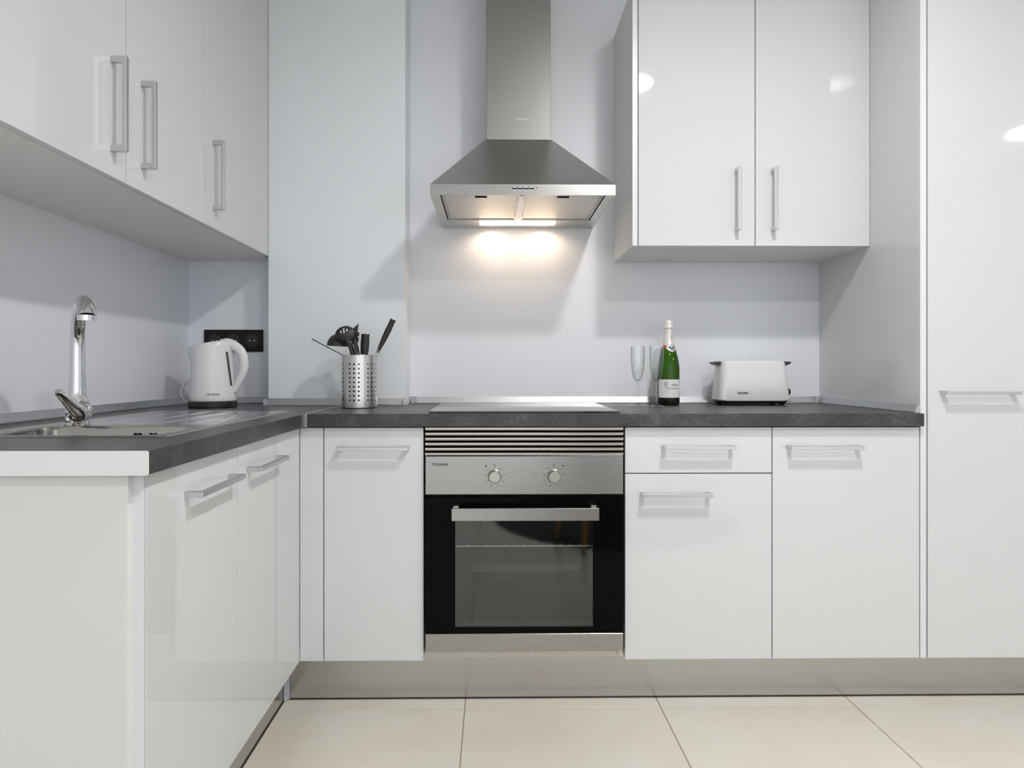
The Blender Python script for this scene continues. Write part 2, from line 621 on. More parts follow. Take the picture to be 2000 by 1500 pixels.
# ------------------------------------------------------------------ lower cabinets of the left run
sc = thing('sink_cabinet', (-0.89, 1.45, 0.15), 'white gloss two-door cabinet under the steel sink', 'cabinet')
fin('carcass', B(-1.2, -0.605, 1.078, 1.90, 0.150, 0.700), 'matt', sc)
for (ya, yb, ha, hb) in ((1.071, 1.4535, 1.2046, 1.4150), (1.4565, 1.874, 1.5084, 1.7180)):
    d = fin('door', B(-0.603, -0.585, ya, yb, ZB0, ZB1, bev=0.0008), 'gloss', sc)
    handle(d, (-0.585, ha, E - 0.2372), (-0.585, hb, E - 0.2372), (1, 0, 0))
fin('filler_strip', B(-0.603, -0.5855, 1.876, 1.9185, ZB0, ZB1, bev=0.0005), 'gloss', sc)
ep = thing('end_panel', (-0.9, 1.06, 0.0), 'pale cream side panel closing the sink run below the white worktop edge', 'side panel')
fin('panel', B(XL + 0.001, -0.6035, 1.052, 1.070, 0.0, 0.8590, bev=0.0008), 'cream', ep)
fin('edge_strip', B(-0.6035, -0.5860, 1.0665, 1.0695, 0.150, 0.855), 'edge', ep)

# ------------------------------------------------------------------ worktops
# the sink hole is cut as a frame of four blocks joined in one mesh with the basin opening left free
wl = thing('worktop', (-0.89, 1.7, 0.86), 'dark grey concrete-look worktop holding the sink, with a white end', 'worktop')
SX0, SX1, SY0, SY1 = -1.03, -0.668, 1.275, 1.475
bm = bmesh.new()
def ringslab(bm, outer, inner, z0, z1):
    """rectangle with rectangular hole"""
    (a, b, c, d_), (e, f, g, h) = outer, inner
    for z in (z0, z1):
        o = [bm.verts.new(p) for p in ((a, c, z), (b, c, z), (b, d_, z), (a, d_, z))]
        i = [bm.verts.new(p) for p in ((e, g, z), (f, g, z), (f, h, z), (e, h, z))]
        for k in range(4):
            bm.faces.new((o[k], o[(k + 1) % 4], i[(k + 1) % 4], i[k]))
        if z == z0:
            o0, i0 = o, i
        else:
            for k in range(4):
                bm.faces.new((o0[k], o0[(k + 1) % 4], o[(k + 1) % 4], o[k]))
                bm.faces.new((i0[k], i0[(k + 1) % 4], i[(k + 1) % 4], i[k]))
ringslab(bm, (XL + 0.0005, -0.5645, 1.040, YP - 0.001), (SX0 - 0.01, SX1 + 0.01, SY0 - 0.01, SY1 + 0.01), 0.861, 0.900)
box(bm, XL + 0.0005, PX0 - 0.0005, YP - 0.001, YB - 0.001, 0.861, 0.900)
fin('slab', bm, 'worktop', wl)
fin('white_edging', prism(bmesh.new(), rrect(XL + 0.0005, -0.5625, 0.8600, 0.9003, 0.003, 3), 'y', 1.0375, 1.0400), 'matt', wl)['label'] = 'white end edging of the worktop'
wr = thing('worktop', (0.37, 2.2, 0.86), 'long dark grey concrete-look worktop holding the hob, bottle and toaster', 'worktop')
bm = B(-0.5565, 1.3085, 1.9000, YP - 0.001, 0.861, 0.900, bev=0.0015)
box(bm, PX1 + 0.0005, 1.3085, YP - 0.002, YB - 0.001, 0.861, 0.8999)
fin('slab', bm, 'worktop', wr)
js = fin('joint_strip', B(-0.5645, -0.5565, 1.8985, YP - 0.001, 0.8605, 0.9009), 'alu')
tag(js, 'thin pale metal strip joining the two worktops in the corner', 'joint strip')

# aluminium upstand profiles along the walls
TZ0, TZ1, TD = 0.9005, 0.9255, 0.014
def tri_x(x0, x1, y):
    return prism(bmesh.new(), [(y - 0.0005, TZ0), (y - TD, TZ0), (y - TD, TZ0 + 0.003), (y - 0.004, TZ1), (y - 0.0005, TZ1)], 'x', x0, x1)
def tri_y(y0, y1, x, s):
    return prism(bmesh.new(), [(x + s * 0.0005, TZ0), (x + s * TD, TZ0), (x + s * TD, TZ0 + 0.003), (x + s * 0.004, TZ1), (x + s * 0.0005, TZ1)], 'y', y0, y1)
struct('trim_1', tri_y(1.045, YB - 0.014, XL, 1), 'trim')
struct('trim_2', tri_x(XL + 0.014, PX0 - 0.001, YB), 'trim')
struct('trim_3', tri_x(PX0 + 0.002, PX1 - 0.010, YP), 'trim')
t4 = struct('trim_4', tri_x(PX1 + 0.026, 1.3095 - 0.02, YB), 'trim')
t5 = struct('trim_5', tri_y(1.925, YB - 0.02, 1.3095, -1), 'trim')
def capwedge(x, y, sx, h=0.027, s=0.017):
    return prism(bmesh.new(), [(x - s * 0.5, TZ0), (x + s * 0.5, TZ0), (x + s * 0.75, TZ0 + h), (x - s * 0.75, TZ0 + h)], 'y', y - 0.016, y - 0.0005)
bm = bmesh.new()
tube(bm, [(PX1 - 0.004, YP - 0.008, TZ0), (PX1 - 0.004, YP - 0.008, TZ0 + 0.014), (PX1 - 0.001, YP - 0.004, TZ0 + 0.026)], [0.011, 0.010, 0.004], 10)
fin('corner_cap', bm, 'cap', t4, (0, 0, 0), smooth=40)
fin('corner_cap', capwedge(PX1 + 0.014, YB, 1, s=0.019), 'cap', t4, (0, 0, 0))
fin('corner_cap', capwedge(1.3095 - 0.012, YB, 1, s=0.019), 'cap', t5, (0, 0, 0))
fin('end_cap', prism(bmesh.new(), [(1.309, TZ0), (1.294, TZ0), (1.294, TZ0 + 0.004), (1.305, TZ1 + 0.001), (1.309, TZ1 + 0.001)], 'y', 1.9215, 1.926), 'cap', t5, (0, 0, 0))
fin('corner_cap', prism(bmesh.new(), [(PX0 - 0.014, YB - 0.002), (PX0 - 0.001, YB - 0.002), (PX0 - 0.001, YP - 0.001), (PX0 + 0.003, YP - 0.014), (PX0 - 0.014, YP - 0.014)], 'z', TZ0, TZ0 + 0.022), 'cap', bpy.data.objects['trim_3'], (0, 0, 0))

# ------------------------------------------------------------------ wall cabinets
ZU0, ZU1, ZU2 = E + 0.4290, 2.362, 2.450
wc = thing('wall_cabinet', (0.91, 2.35, ZU0), 'white gloss two-door wall cabinet hung above the bottle and toaster', 'cabinet')
fin('carcass', B(0.5000, 1.3090, 2.2005, 2.519, ZU0, ZU1), 'matt', wc)
fin('side_panel', B(0.4825, 0.4998, 2.181, 2.519, ZU0, ZU1, bev=0.0006), 'matt', wc)
fin('edge_strip', B(0.4825, 0.4998, 2.1795, 2.181, ZU0, ZU1), 'edge', wc)
for (xa, xb, hx) in ((0.5035, 0.9076, 0.8430), (0.9106, 1.3085, 0.9690)):
    d = fin('door', B(xa, xb, 2.180, 2.198, ZU0, ZU1, bev=0.0008), 'gloss', wc)
    handle(d, (hx, 2.180, E + 0.4790), (hx, 2.180, E + 0.6950), (0, -1, 0))

u1 = thing('wall_cabinet', (-1.03, 1.46, ZU0), 'white gloss two-door wall cabinet above the sink, with two handles in view', 'cabinet')
fin('carcass', B(XL + 0.001, -0.866, 1.069, 1.8515, ZU0, ZU2), 'matt', u1)
for (ya, yb, hy) in ((1.069, 1.4655, 1.4110), (1.4685, 1.8515, 1.5320)):
    d = fin('door', B(-0.863, -0.845, ya, yb, ZU0 - 0.001, ZU2, bev=0.0008), 'gloss', u1)
    handle(d, (-0.845, hy, E + 0.4830), (-0.845, hy, E + 0.6940), (1, 0, 0))
u2 = thing('wall_cabinet', (-1.03, 2.18, ZU0), 'white gloss single-door wall cabinet in the corner above the kettle', 'cabinet')
fin('carcass', B(XL + 0.001, -0.866, 1.8530, 2.519, ZU0, ZU2), 'matt', u2)
d = fin('door', B(-0.863, -0.845, 1.8545, 2.378, ZU0 - 0.001, ZU2, bev=0.0008), 'gloss', u2)
handle(d, (-0.845, 1.9200, E + 0.4820), (-0.845, 1.9200, E + 0.6920), (1, 0, 0))
fin('filler_strip', B(-0.866, -0.8460, 2.3795, 2.40, ZU0, ZU2), 'matt', u2)

# ------------------------------------------------------------------ oven
OX0, OX1 = -0.2034, 0.3932
ov = thing('oven', (0.095, 2.1, 0.17), 'built-in stainless steel and black glass oven under the hob', 'oven')
# body: a real cavity behind the pane
bm = bmesh.new()
box(bm, OX0 + 0.015, OX1 - 0.015, 1.925, 2.48, 0.745, 0.770)
box(bm, OX0 + 0.015, -0.150, 1.932, 2.48, 0.19, 0.745)
box(bm, 0.340, OX1 - 0.015, 1.932, 2.48, 0.19, 0.745)
box(bm, -0.150, 0.340, 1.932, 2.48, 0.19, 0.235)
box(bm, -0.150, 0.340, 1.932, 2.48, 0.60, 0.745)
box(bm, -0.150, 0.340, 2.36, 2.48, 0.235, 0.60)
fin('oven_body', bm, 'enamel', ov)
fa = fin('control_panel', B(OX0, OX1, 1.905, 1.926, E - 0.3765, E - 0.2610, bev=0.001), 'steel', ov)
fin('lettering', front_text('TEGRAN', -0.1602, 1.9046, E - 0.2855, 0.0080, 0.048, 1.0, 0.0003), 'ink', fa)
for kx, n0 in ((0.0047, 0), (0.1841, 1)):
    k = bmesh.new()
    n = 28
    for (r0, y, last) in ((0.0215, 1.9048, 0), (0.0215, 1.9010, 0), (0.0190, 1.8990, 0), (0.0175, 1.8860, 0), (0.0160, 1.8845, 1)):
        ring = [k.verts.new((kx + r0 * math.cos(2 * math.pi * i / n), y, E - 0.3216 + r0 * math.sin(2 * math.pi * i / n))) for i in range(n)]
        if r0 == 0.0215 and y == 1.9048:
            k.faces.new(ring)
        else:
            for i in range(n):
                j = (i + 1) % n
                k.faces.new((prev[i], prev[j], ring[j], ring[i]))
        if last:
            k.faces.new(ring)
        prev = ring
    fin('knob', k, 'knob', ov, smooth=35)
    tk = bmesh.new()
    for q in range(9):
        a = R(90 - q * 40)
        rr = 0.0300
        cx, cz = kx + rr * math.cos(a), E - 0.3216 + rr * math.sin(a)
        box(tk, cx - 0.0019, cx + 0.0019, 1.9043, 1.9051, cz - 0.0010, cz + 0.0010)
    cz = E - 0.3216 + 0.036
    box(tk, kx - 0.0016, kx + 0.0016, 1.9043, 1.9051, cz - 0.0016, cz + 0.0016)
    o = fin('dial_markings', tk, 'ink', fa)
for lx in (-0.0215, 0.2119):
    l = bmesh.new()
    bmesh.ops.create_cone(l, cap_ends=True, segments=14, radius1=0.0028, radius2=0.0022, depth=0.002, matrix=Matrix.Translation((lx, 1.9045, E - 0.2904)) @ Matrix.Rotation(R(90), 4, 'X'))
    fin('indicator_lamp', l, 'black', fa)
# six grille slats above
for k in range(6):
    zc = E - 0.1772 - k * 0.01525
    bm = bmesh.new()
    prism(bm, [(1.9095, zc + 0.0035), (1.9065, zc + 0.0020), (1.9065, zc - 0.0026), (1.9085, zc - 0.0058), (1.9180, zc - 0.0072), (1.9180, zc - 0.0040), (1.9130, zc + 0.0025)], 'x', OX0 - 0.001, OX1 + 0.001)
    fin('grille_slat', bm, 'slat', ov)
fin('grille_backing', B(OX0 - 0.003, OX1 + 0.003, 1.928, 1.934, 0.7725, 0.8585), 'void', ov)
# door: black glass frame round the pane, steel strip below, flat bar handle
wx0, wx1, wz0, wz1 = -0.1140, 0.3017, E - 0.7759, E - 0.4480
bm = bmesh.new()
zt, zb = E - 0.3850, E - 0.7950
box(bm, OX0 + 0.001, wx0, 1.905, 1.930, zb, zt)
box(bm, wx1, OX1 - 0.001, 1.905, 1.930, zb, zt)
box(bm, wx0, wx1, 1.905, 1.930, zb, wz0)
box(bm, wx0, wx1, 1.905, 1.930, wz1, zt)
od = fin('oven_door', bm, 'blackglass', ov)
fin('window_pane', B(wx0, wx1, 1.9055, 1.9085, wz0, wz1), 'pane', od)
fin('inner_border', B(wx0 + 0.0005, wx1 - 0.0005, 1.912, 1.918, wz0 + 0.0005, wz0 + 0.0150), 'enamel', od)
fin('top_gap', B(OX0 + 0.004, OX1 - 0.004, 1.915, 1.930, E - 0.3850, E - 0.3768), 'void', ov)
fin('lower_strip', B(OX0, OX1, 1.905, 1.926, E - 0.8490, E - 0.7965, bev=0.001), 'steel', ov)
bm = B(-0.1222, 0.3136, 1.862, 1.869, E - 0.4465, E - 0.4092, bev=0.0012)
for hx in (-0.110, 0.2990):
    box(bm, hx - 0.008, hx + 0.008, 1.869, 1.9055, E - 0.4180, E - 0.4030, bev=0.001)
fin('door_handle', bm, 'steel', od)
# rack with upturned wire ends and the deep tray below
bm = bmesh.new()
zr = E - 0.5445
tube(bm, [(-0.140, 1.950, zr), (0.330, 1.950, zr)], 0.0022, 8)
for k in range(17):
    x = -0.135 + k * 0.0288
    tube(bm, [(x, 1.950, zr), (x, 1.950, zr + 0.007)], 0.0013, 6)
rk = fin('rack', bm, 'wire', ov)
fin('rear_rail', tube(bmesh.new(), [(-0.140, 2.330, zr), (0.330, 2.330, zr)], 0.0022, 8), 'wire', rk)
fin('baking_tray', B(-0.072, 0.278, 2.02, 2.30, E - 0.6480, E - 0.6220, bev=0.003), 'tray', ov)

oh = thing('oven_housing', (0.095, 2.2, 0.15), 'pale beige cabinet floor on which the oven stands above the plinth', 'cabinet')
bm = B(-0.2065, 0.3995, 1.938, 2.37, 0.152, 0.1695)
fin('shelf', bm, 'beige', oh)
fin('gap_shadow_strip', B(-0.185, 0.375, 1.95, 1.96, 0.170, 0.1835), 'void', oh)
fin('bracket', B(0.3815, 0.3925, 1.930, 1.940, 0.160, 0.1835), 'beige', oh)

# ------------------------------------------------------------------ hob
hb = thing('hob', (0.095, 2.18, 0.9), 'flat black glass ceramic hob in the worktop below the extractor hood', 'hob')
fin('glass_plate', B(-0.1975, 0.3910, 1.934, 2.430, 0.9008, 0.9058, bev=0.0012), 'hob', hb)
for (hx, hy, r) in ((-0.055, 2.06, 0.075), (0.245, 2.06, 0.095), (-0.055, 2.30, 0.095), (0.245, 2.30, 0.075)):
    bm = bmesh.new()
    lathe(bm, [(r, 0), (r, 0.0002), (r - 0.0015, 0.0002), (r - 0.0015, 0)], (hx, hy, 0.9058), 40, caps=False)
    fin('cooking_zone_ring', bm, 'cap', hb)

# ------------------------------------------------------------------ extractor hood
HX0, HX1, HY0 = -0.2029, 0.3978, 2.040
HZ0, HZ1, HZ2 = E + 0.5640, E + 0.5985, E + 0.8480
CX0, CX1, CY0 = -0.0240, 0.2125, 2.330
ho = thing('extractor_hood', (0.0975, 2.4, HZ0), 'pyramid-shaped stainless steel extractor hood with two lit lamps on the wall', 'extractor hood')
bm = bmesh.new()
yb = YB - 0.001
o0 = [(HX0, HY0, HZ0), (HX1, HY0, HZ0), (HX1, yb, HZ0), (HX0, yb, HZ0)]
b_ = 0.030
i0 = [(HX0 + b_, HY0 + 0.018, HZ0 + 0.004), (HX1 - b_, HY0 + 0.018, HZ0 + 0.004), (HX1 - b_, 2.405, HZ0 + 0.004), (HX0 + b_, 2.405, HZ0 + 0.004)]
i1 = [(x, y, HZ0 + 0.020) for x, y, z in i0]
t0 = [(HX0, HY0, HZ1), (HX1, HY0, HZ1), (HX1, yb, HZ1), (HX0, yb, HZ1)]
t1 = [(CX0 - 0.003, CY0 - 0.003, HZ2), (CX1 + 0.003, CY0 - 0.003, HZ2), (CX1 + 0.003, yb, HZ2), (CX0 - 0.003, yb, HZ2)]
rings = [[bm.verts.new(p) for p in ring] for ring in (i1, i0, o0, t0, t1)]
for a, b2 in zip(rings, rings[1:]):
    for i in range(4):
        j = (i + 1) % 4
        bm.faces.new((a[i], a[j], b2[j], b2[i]))
bm.faces.new(rings[0])
bm.faces.new(rings[-1])
bmesh.ops.recalc_face_normals(bm, faces=bm.faces)
ed = [e for e in bm.edges if all(abs(v.co.z - HZ0) < 0.05 for v in e.verts) and e.calc_face_angle(0) > 0.5 and e.calc_length() < 0.05]
bmesh.ops.bevel(bm, geom=ed, offset=0.0015, segments=2, profile=0.5, affect='EDGES')
bm.normal_update()
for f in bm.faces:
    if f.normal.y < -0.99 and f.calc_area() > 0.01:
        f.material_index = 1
cano = fin('canopy', bm, ['hoodsteel', 'dimlipsteel'], ho)
bm = B(CX0, CX1, CY0, yb, HZ2 + 0.0002, ZC - 0.002, bev=0.001)
ch = fin('chimney', bm, 'chimneysteel', ho)
fin('lettering', front_text('TEGRAN', 0.1078, CY0 - 0.0004, E + 0.9238, 0.0085, 0.044, 1.1), 'whiteink', ch)
# two mesh filters, divider, lamp panel
fy0, fy1 = HY0 + 0.026, 2.402
for (xa, xb) in ((HX0 + 0.038, 0.0850), (0.1050, HX1 - 0.038)):
    f = fin('filter', B(xa, xb, fy0, fy1, HZ0 + 0.0085, HZ0 + 0.0150, bev=0.001), 'filter', ho)
    bm = bmesh.new()
    ringslab(bm, (xa - 0.004, xb + 0.004, fy0 - 0.004, fy1), (xa + 0.007, xb - 0.007, fy0 + 0.007, fy1 - 0.007), HZ0 + 0.0060, HZ0 + 0.0084)
    fin('filter_frame', bm, 'steel', f)
    cx = (xa + xb) / 2
    fin('filter_latch', B(cx - 0.020, cx + 0.020, fy0 + 0.016, fy0 + 0.028, HZ0 + 0.0050, HZ0 + 0.0084, bev=0.001), 'void', f)
fin('divider', B(0.0870, 0.1035, fy0 - 0.004, fy1 + 0.002, HZ0 + 0.0030, HZ0 + 0.0140, bev=0.001), 'alu', ho)
lp = fin('lamp_panel', B(-0.052, 0.240, 2.414, 2.466, HZ0 - 0.0010, HZ0 + 0.0020, bev=0.0008), 'lens', ho)
lp['label'] = 'glowing warm lamp cover'
for k in range(4):
    bx = 0.0700 + k * 0.0180
    fin('button', B(bx - 0.0070, bx + 0.0070, HY0 - 0.0030, HY0 - 0.0002, E + 0.5865, E + 0.5905, bev=0.0008), 'alu', ho)
    fin('button_slot', B(bx - 0.0080, bx + 0.0080, HY0 - 0.0006, HY0 + 0.001, E + 0.5835, E + 0.5905), 'void', ho)
bm = bmesh.new()
for k in range(4):
    bx = 0.0700 + k * 0.0180
    box(bm, bx - 0.0035, bx + 0.0035, HY0 - 0.0004, HY0, E + 0.5780, E + 0.5798)
fin('button_markings', bm, 'whiteink', cano)
fin('indicator_lamp', B(0.1405, 0.1435, HY0 - 0.0008, HY0, E + 0.5860, E + 0.5905), 'led', ho)

# ------------------------------------------------------------------ socket plate
sp = thing('socket_plate', (-1.0268, YB, E + 0.1145), 'black glass triple socket plate on the alcove wall behind the kettle', 'socket')
fin('plate', B(-1.1428, -0.9108, 2.511, 2.5195, E + 0.0710, E + 0.1581, bev=0.0015), 'plate', sp)
for k in range(3):
    cx, cz = -1.0268 + (k - 1) * 0.073, E + 0.1145
    bm = bmesh.new()
    lathe(bm, [(0.026, 0), (0.026, 0.0016), (0.0215, 0.0016), (0.0215, 0.0004), (0.0001, 0.0004)], (0, 0, 0), 28, caps=False)
    bmesh.ops.transform(bm, matrix=Matrix.Translation((cx, 2.511, cz)) @ Matrix.Rotation(R(90), 4, 'X'), verts=bm.verts)
    s = fin('socket', bm, 'black', sp, smooth=30)
    bm = bmesh.new()
    for dx in (-0.0095, 0.0095):
        bmesh.ops.create_cone(bm, cap_ends=True, segments=12, radius1=0.0028, radius2=0.0028, depth=0.0012, matrix=Matrix.Translation((cx + dx, 2.5102, cz)) @ Matrix.Rotation(R(90), 4, 'X'))
    fin('pin_hole', bm, 'cap', s)

# ------------------------------------------------------------------ sink
sk = thing('sink', (-0.857, 1.63, 0.9), 'stainless steel inset sink with bowl and ribbed drainer in the worktop', 'sink')
OXa, OXb, OYa, OYb = -1.072, -0.6425, 1.2490, 2.0200
ZT = 0.9030
bm = bmesh.new()
outer = rrect(OXa, OXb, OYa, OYb, 0.014, 7)
outer2 = rrect(OXa + 0.004, OXb - 0.004, OYa + 0.004, OYb - 0.004, 0.012, 7)
bowl_o = rrect(SX0, SX1, SY0, SY1, 0.050, 7)
nn = len(outer)
def ringv(bm, pts, z):
    return [bm.verts.new((x, y, z)) for x, y in pts]
def bridge(bm, a, b):
    for i in range(len(a)):
        j = (i + 1) % len(a)
        bm.faces.new((a[i], a[j], b[j], b[i]))
r0 = ringv(bm, outer, 0.9002)
r1 = ringv(bm, outer2, ZT)
r2 = ringv(bm, rrect(OXa + 0.010, OXb - 0.010, OYa + 0.010, OYb - 0.010, 0.010, 7), ZT - 0.0012)
bridge(bm, r0, r1)
bridge(bm, r1, r2)
# deck between the rim and the bowl
dk = 1.4950
r3 = ringv(bm, bowl_o, ZT - 0.0012)
bridge(bm, r2, r3)
r4 = ringv(bm, rrect(SX0 + 0.004, SX1 - 0.004, SY0 + 0.004, SY1 - 0.004, 0.048, 7), ZT - 0.008)
r5 = ringv(bm, rrect(SX0 + 0.008, SX1 - 0.008, SY0 + 0.008, SY1 - 0.008, 0.046, 7), 0.770)
r6 = ringv(bm, rrect(SX0 + 0.024, SX1 - 0.024, SY0 + 0.024, SY1 - 0.024, 0.035, 7), 0.752)
bridge(bm, r3, r4)
bridge(bm, r4, r5)
bridge(bm, r5, r6)
bm.faces.new(r6)
fin('basin', bm, 'sink', sk, smooth=32)
bm = bmesh.new()
for dx in (-0.026, -0.016, 0.010, 0.020):
    bmesh.ops.create_cone(bm, cap_ends=True, segments=12, radius1=0.0036, radius2=0.0036, depth=0.002, matrix=Matrix.Translation((-0.800 + dx, SY1 - 0.0065, E - 0.1495)) @ Matrix.Rotation(R(90), 4, 'X'))
fin('overflow_holes', bm, 'void', sk)
bm = bmesh.new()
lathe(bm, [(0.040, 0), (0.040, 0.002), (0.030, 0.002), (0.028, -0.001), (0.0002, -0.001)], (-0.85, 1.375, 0.7525), 28, caps=False)
fin('drain', bm, 'chrome', sk, smooth=30)
# drainer: shallow tray with long ribs
bm = bmesh.new()
DX0, DX1, DY0, DY1 = -1.045, -0.668, 1.515, 1.995
nx, ny = 96, 10
V = []
for j in range(ny + 1):
    row = []
    for i in range(nx + 1):
        u, v = i / nx, j / ny
        x, y = DX0 + (DX1 - DX0) * u, DY0 + (DY1 - DY0) * v
        env = min(1, min(u, 1 - u) / 0.06) * min(1, min(v + 0.001, 1 - v) / 0.1)
        rib = max(0.0, math.cos(u * 2 * math.pi * 5)) ** 0.8
        z = ZT - 0.00195 + 0.0022 * rib * env
        row.append(bm.verts.new((x, y, z)))
    V.append(row)
for j in range(ny):
    for i in range(nx):
        bm.faces.new((V[j][i], V[j][i + 1], V[j + 1][i + 1], V[j + 1][i]))
bmesh.ops.translate(bm, verts=bm.verts, vec=(0, 0, 0.0008))
fin('drainer', bm, 'drainer', sk, smooth=60)

# ------------------------------------------------------------------ tap
fx, fy = -0.984, 1.508
tp = thing('kitchen_tap', (fx, fy, 0.9025), 'chrome swan-neck mixer tap with a side lever behind the sink bowl', 'tap')
bm = bmesh.new()
lathe(bm, [(0.0270, 0), (0.0270, 0.004), (0.0250, 0.006), (0.0250, 0.050), (0.0235, 0.058), (0.0190, 0.068), (0.0180, 0.085)], (fx, fy, 0.9025), 36)
fin('tap_body', bm, 'chrome', tp, smooth=35)
ex, ey = -0.874, 1.370
def sp_pt(u, z):
    return (fx + (ex - fx) * u, fy + (ey - fy) * u, z)
zb_ = 0.985
pts = spline([sp_pt(0, zb_), sp_pt(0.0, zb_ + 0.045), sp_pt(0.0, zb_ + 0.090), sp_pt(0.035, zb_ + 0.130), sp_pt(0.15, zb_ + 0.166), sp_pt(0.38, zb_ + 0.193), sp_pt(0.66, zb_ + 0.198), sp_pt(0.88, zb_ + 0.186), sp_pt(0.97, zb_ + 0.173), sp_pt(1.0, zb_ + 0.162)], 8)
rads = []
for k in range(len(pts)):
    t = k / (len(pts) - 1)
    rads.append(0.0172 - 0.0028 * math.sin(math.pi * min(1, t * 1.0)) + 0.001 * t)
bm = bmesh.new()
tube(bm, pts, rads, 28)
tube(bm, [(fx, fy, 0.994), (fx, fy, 0.9975)], 0.0180, 28)
sp_ = fin('spout', bm, 'chrome', tp, smooth=50)
bm = bmesh.new()
tube(bm, [pts[-1] + Vector((0, 0, 0.003)), pts[-1] + Vector((0, 0, -0.009))], 0.0185, 28)
fin('aerator', bm, 'chrome', sp_, smooth=40)
# lever: a rounded hub on the near side of the body with a paddle that rises to the rear-left
hub = Vector((-0.952, 1.466, 0.937))
bm = bmesh.new()
la, lb_ = Vector((-0.930, 1.436, 0.934)), Vector((-0.9395, 1.375, 0.9865))
tube(bm, [la + (lb_ - la) * q for q in (-0.12, 0.0, 0.12, 0.35, 0.65, 0.92, 1.0)], [0.011, 0.0165, 0.0180, 0.0160, 0.0118, 0.0096, 0.0070], 24, flat=0.85)
bmesh.ops.create_uvsphere(bm, u_segments=28, v_segments=16, radius=0.0262, matrix=Matrix.Translation(hub) @ Matrix.Diagonal((1.0, 1.1, 0.95, 1)))
fin('lever', bm, 'chrome', tp, smooth=60)

# ------------------------------------------------------------------ kettle
kx, ky = -0.9985, 2.265
kt = thing('electric_kettle', (kx, ky, 0.9), 'white plastic electric kettle on a black base under the corner wall cabinet', 'kettle')
bm = bmesh.new()
lathe(bm, [(0.074, 0), (0.081, 0.002), (0.081, 0.019), (0.077, 0.0225)], (kx, ky, 0.9005), 48)
fin('power_base', bm, 'black', kt, smooth=35)
bm = bmesh.new()
n = 56
rings = []
zs = [0.0, 0.004, 0.02, 0.05, 0.09, 0.13, 0.16, 0.185, 0.20]
for q, zz in enumerate(zs):
    t = zz / 0.20
    ring = []
    r = 0.0795 - 0.014 * t if q else 0.0775
    for i in range(n):
        a = 2 * math.pi * i / n
        x, y = r * math.cos(a), r * 0.98 * math.sin(a)
        # spout swell towards -x
        s = max(0, -math.cos(a)) ** 6
        x -= s * 0.023 * max(0, (t - 0.45) / 0.55) ** 1.5
        z = 0.923 + zz
        z += (0.014 * (x / 0.08)) * max(0, t - 0.3) / 0.7
        ring.append(bm.verts.new((kx + x, ky + y, z)))
    rings.append(ring)
bm.faces.new(rings[0])
for a, b2 in zip(rings, rings[1:]):
    bridge(bm, a, b2)
last = rings[-1]
# domed sloping top
cur = last
for sc_, dz in ((0.93, 0.004), (0.6, 0.006), (0.25, 0.007)):
    nr = []
    for v in last:
        x, y = v.co.x - kx, v.co.y - ky
        nr.append(bm.verts.new((kx + x * sc_, ky + y * sc_, 0.923 + 0.20 + 0.014 * (x * sc_ / 0.08) + dz)))
    bridge(bm, cur, nr)
    cur = nr
bm.faces.new(cur)
kb = fin('kettle_body', bm, 'kettle', kt, smooth=50)
# handle
hp = spline([(kx + 0.030, ky, 1.1240), (kx + 0.058, ky, 1.1260), (kx + 0.094, ky, 1.1040), (kx + 0.1095, ky, 1.0700), (kx + 0.1090, ky, 1.0330), (kx + 0.0960, ky, 0.9990), (kx + 0.0800, ky, 0.9680), (kx + 0.0735, ky, 0.956)], 6)
bm = bmesh.new()
tube(bm, hp, [0.0150] * 6 + [0.0150 - 0.005 * (k / (len(hp) - 7)) for k in range(len(hp) - 6)], 16, flat=1.2)
fin('handle', bm, 'kettle', kt, smooth=50)
bm = bmesh.new()
for ang in (-0.85,):
    g0 = []
    for z_, r_ in [(zq, 0.0802 - 0.014 * (zq - 0.923) / 0.20) for zq in (0.976, 0.980, 1.035, 1.090, 1.096)]:
        g0.append([(kx + (r_) * math.cos(a), ky + r_ * 0.98 * math.sin(a), z_) for a in [-(0.27 + (z_ - 0.976) * 1.5) + q for q in (-0.075, 0, 0.075)]])
    for a, b2 in zip(g0, g0[1:]):
        for i in range(2):
            bm.faces.new([bm.verts.new(p) for p in (a[i], a[i + 1], b2[i + 1], b2[i])])
bmesh.ops.remove_doubles(bm, verts=bm.verts, dist=0.0001)
fin('water_gauge', bm, 'gauge', kt)
bm = text_bm('SEVERIN', 0.0074, 0.040)
wrap(bm, (kx, ky, 0.9475), 0.0797, 0.42)
fin('lettering', bm, 'ink', kb)
cp = spline([(kx - 0.060, ky + 0.048, 0.905), (kx - 0.095, ky + 0.046, 0.908), (-1.122, ky + 0.046, 0.922), (-1.136, ky + 0.048, 0.944), (-1.134, ky + 0.052, 0.968), (-1.118, ky + 0.060, 0.988), (-1.100, ky + 0.075, 0.999), (-1.088, ky + 0.10, 0.990), (-1.075, ky + 0.13, 0.940), (-1.04, ky + 0.16, 0.9045)], 6)
bm = bmesh.new()
tube(bm, cp, 0.0028, 8)
fin('power_cord', bm, 'cord', kt, smooth=60)

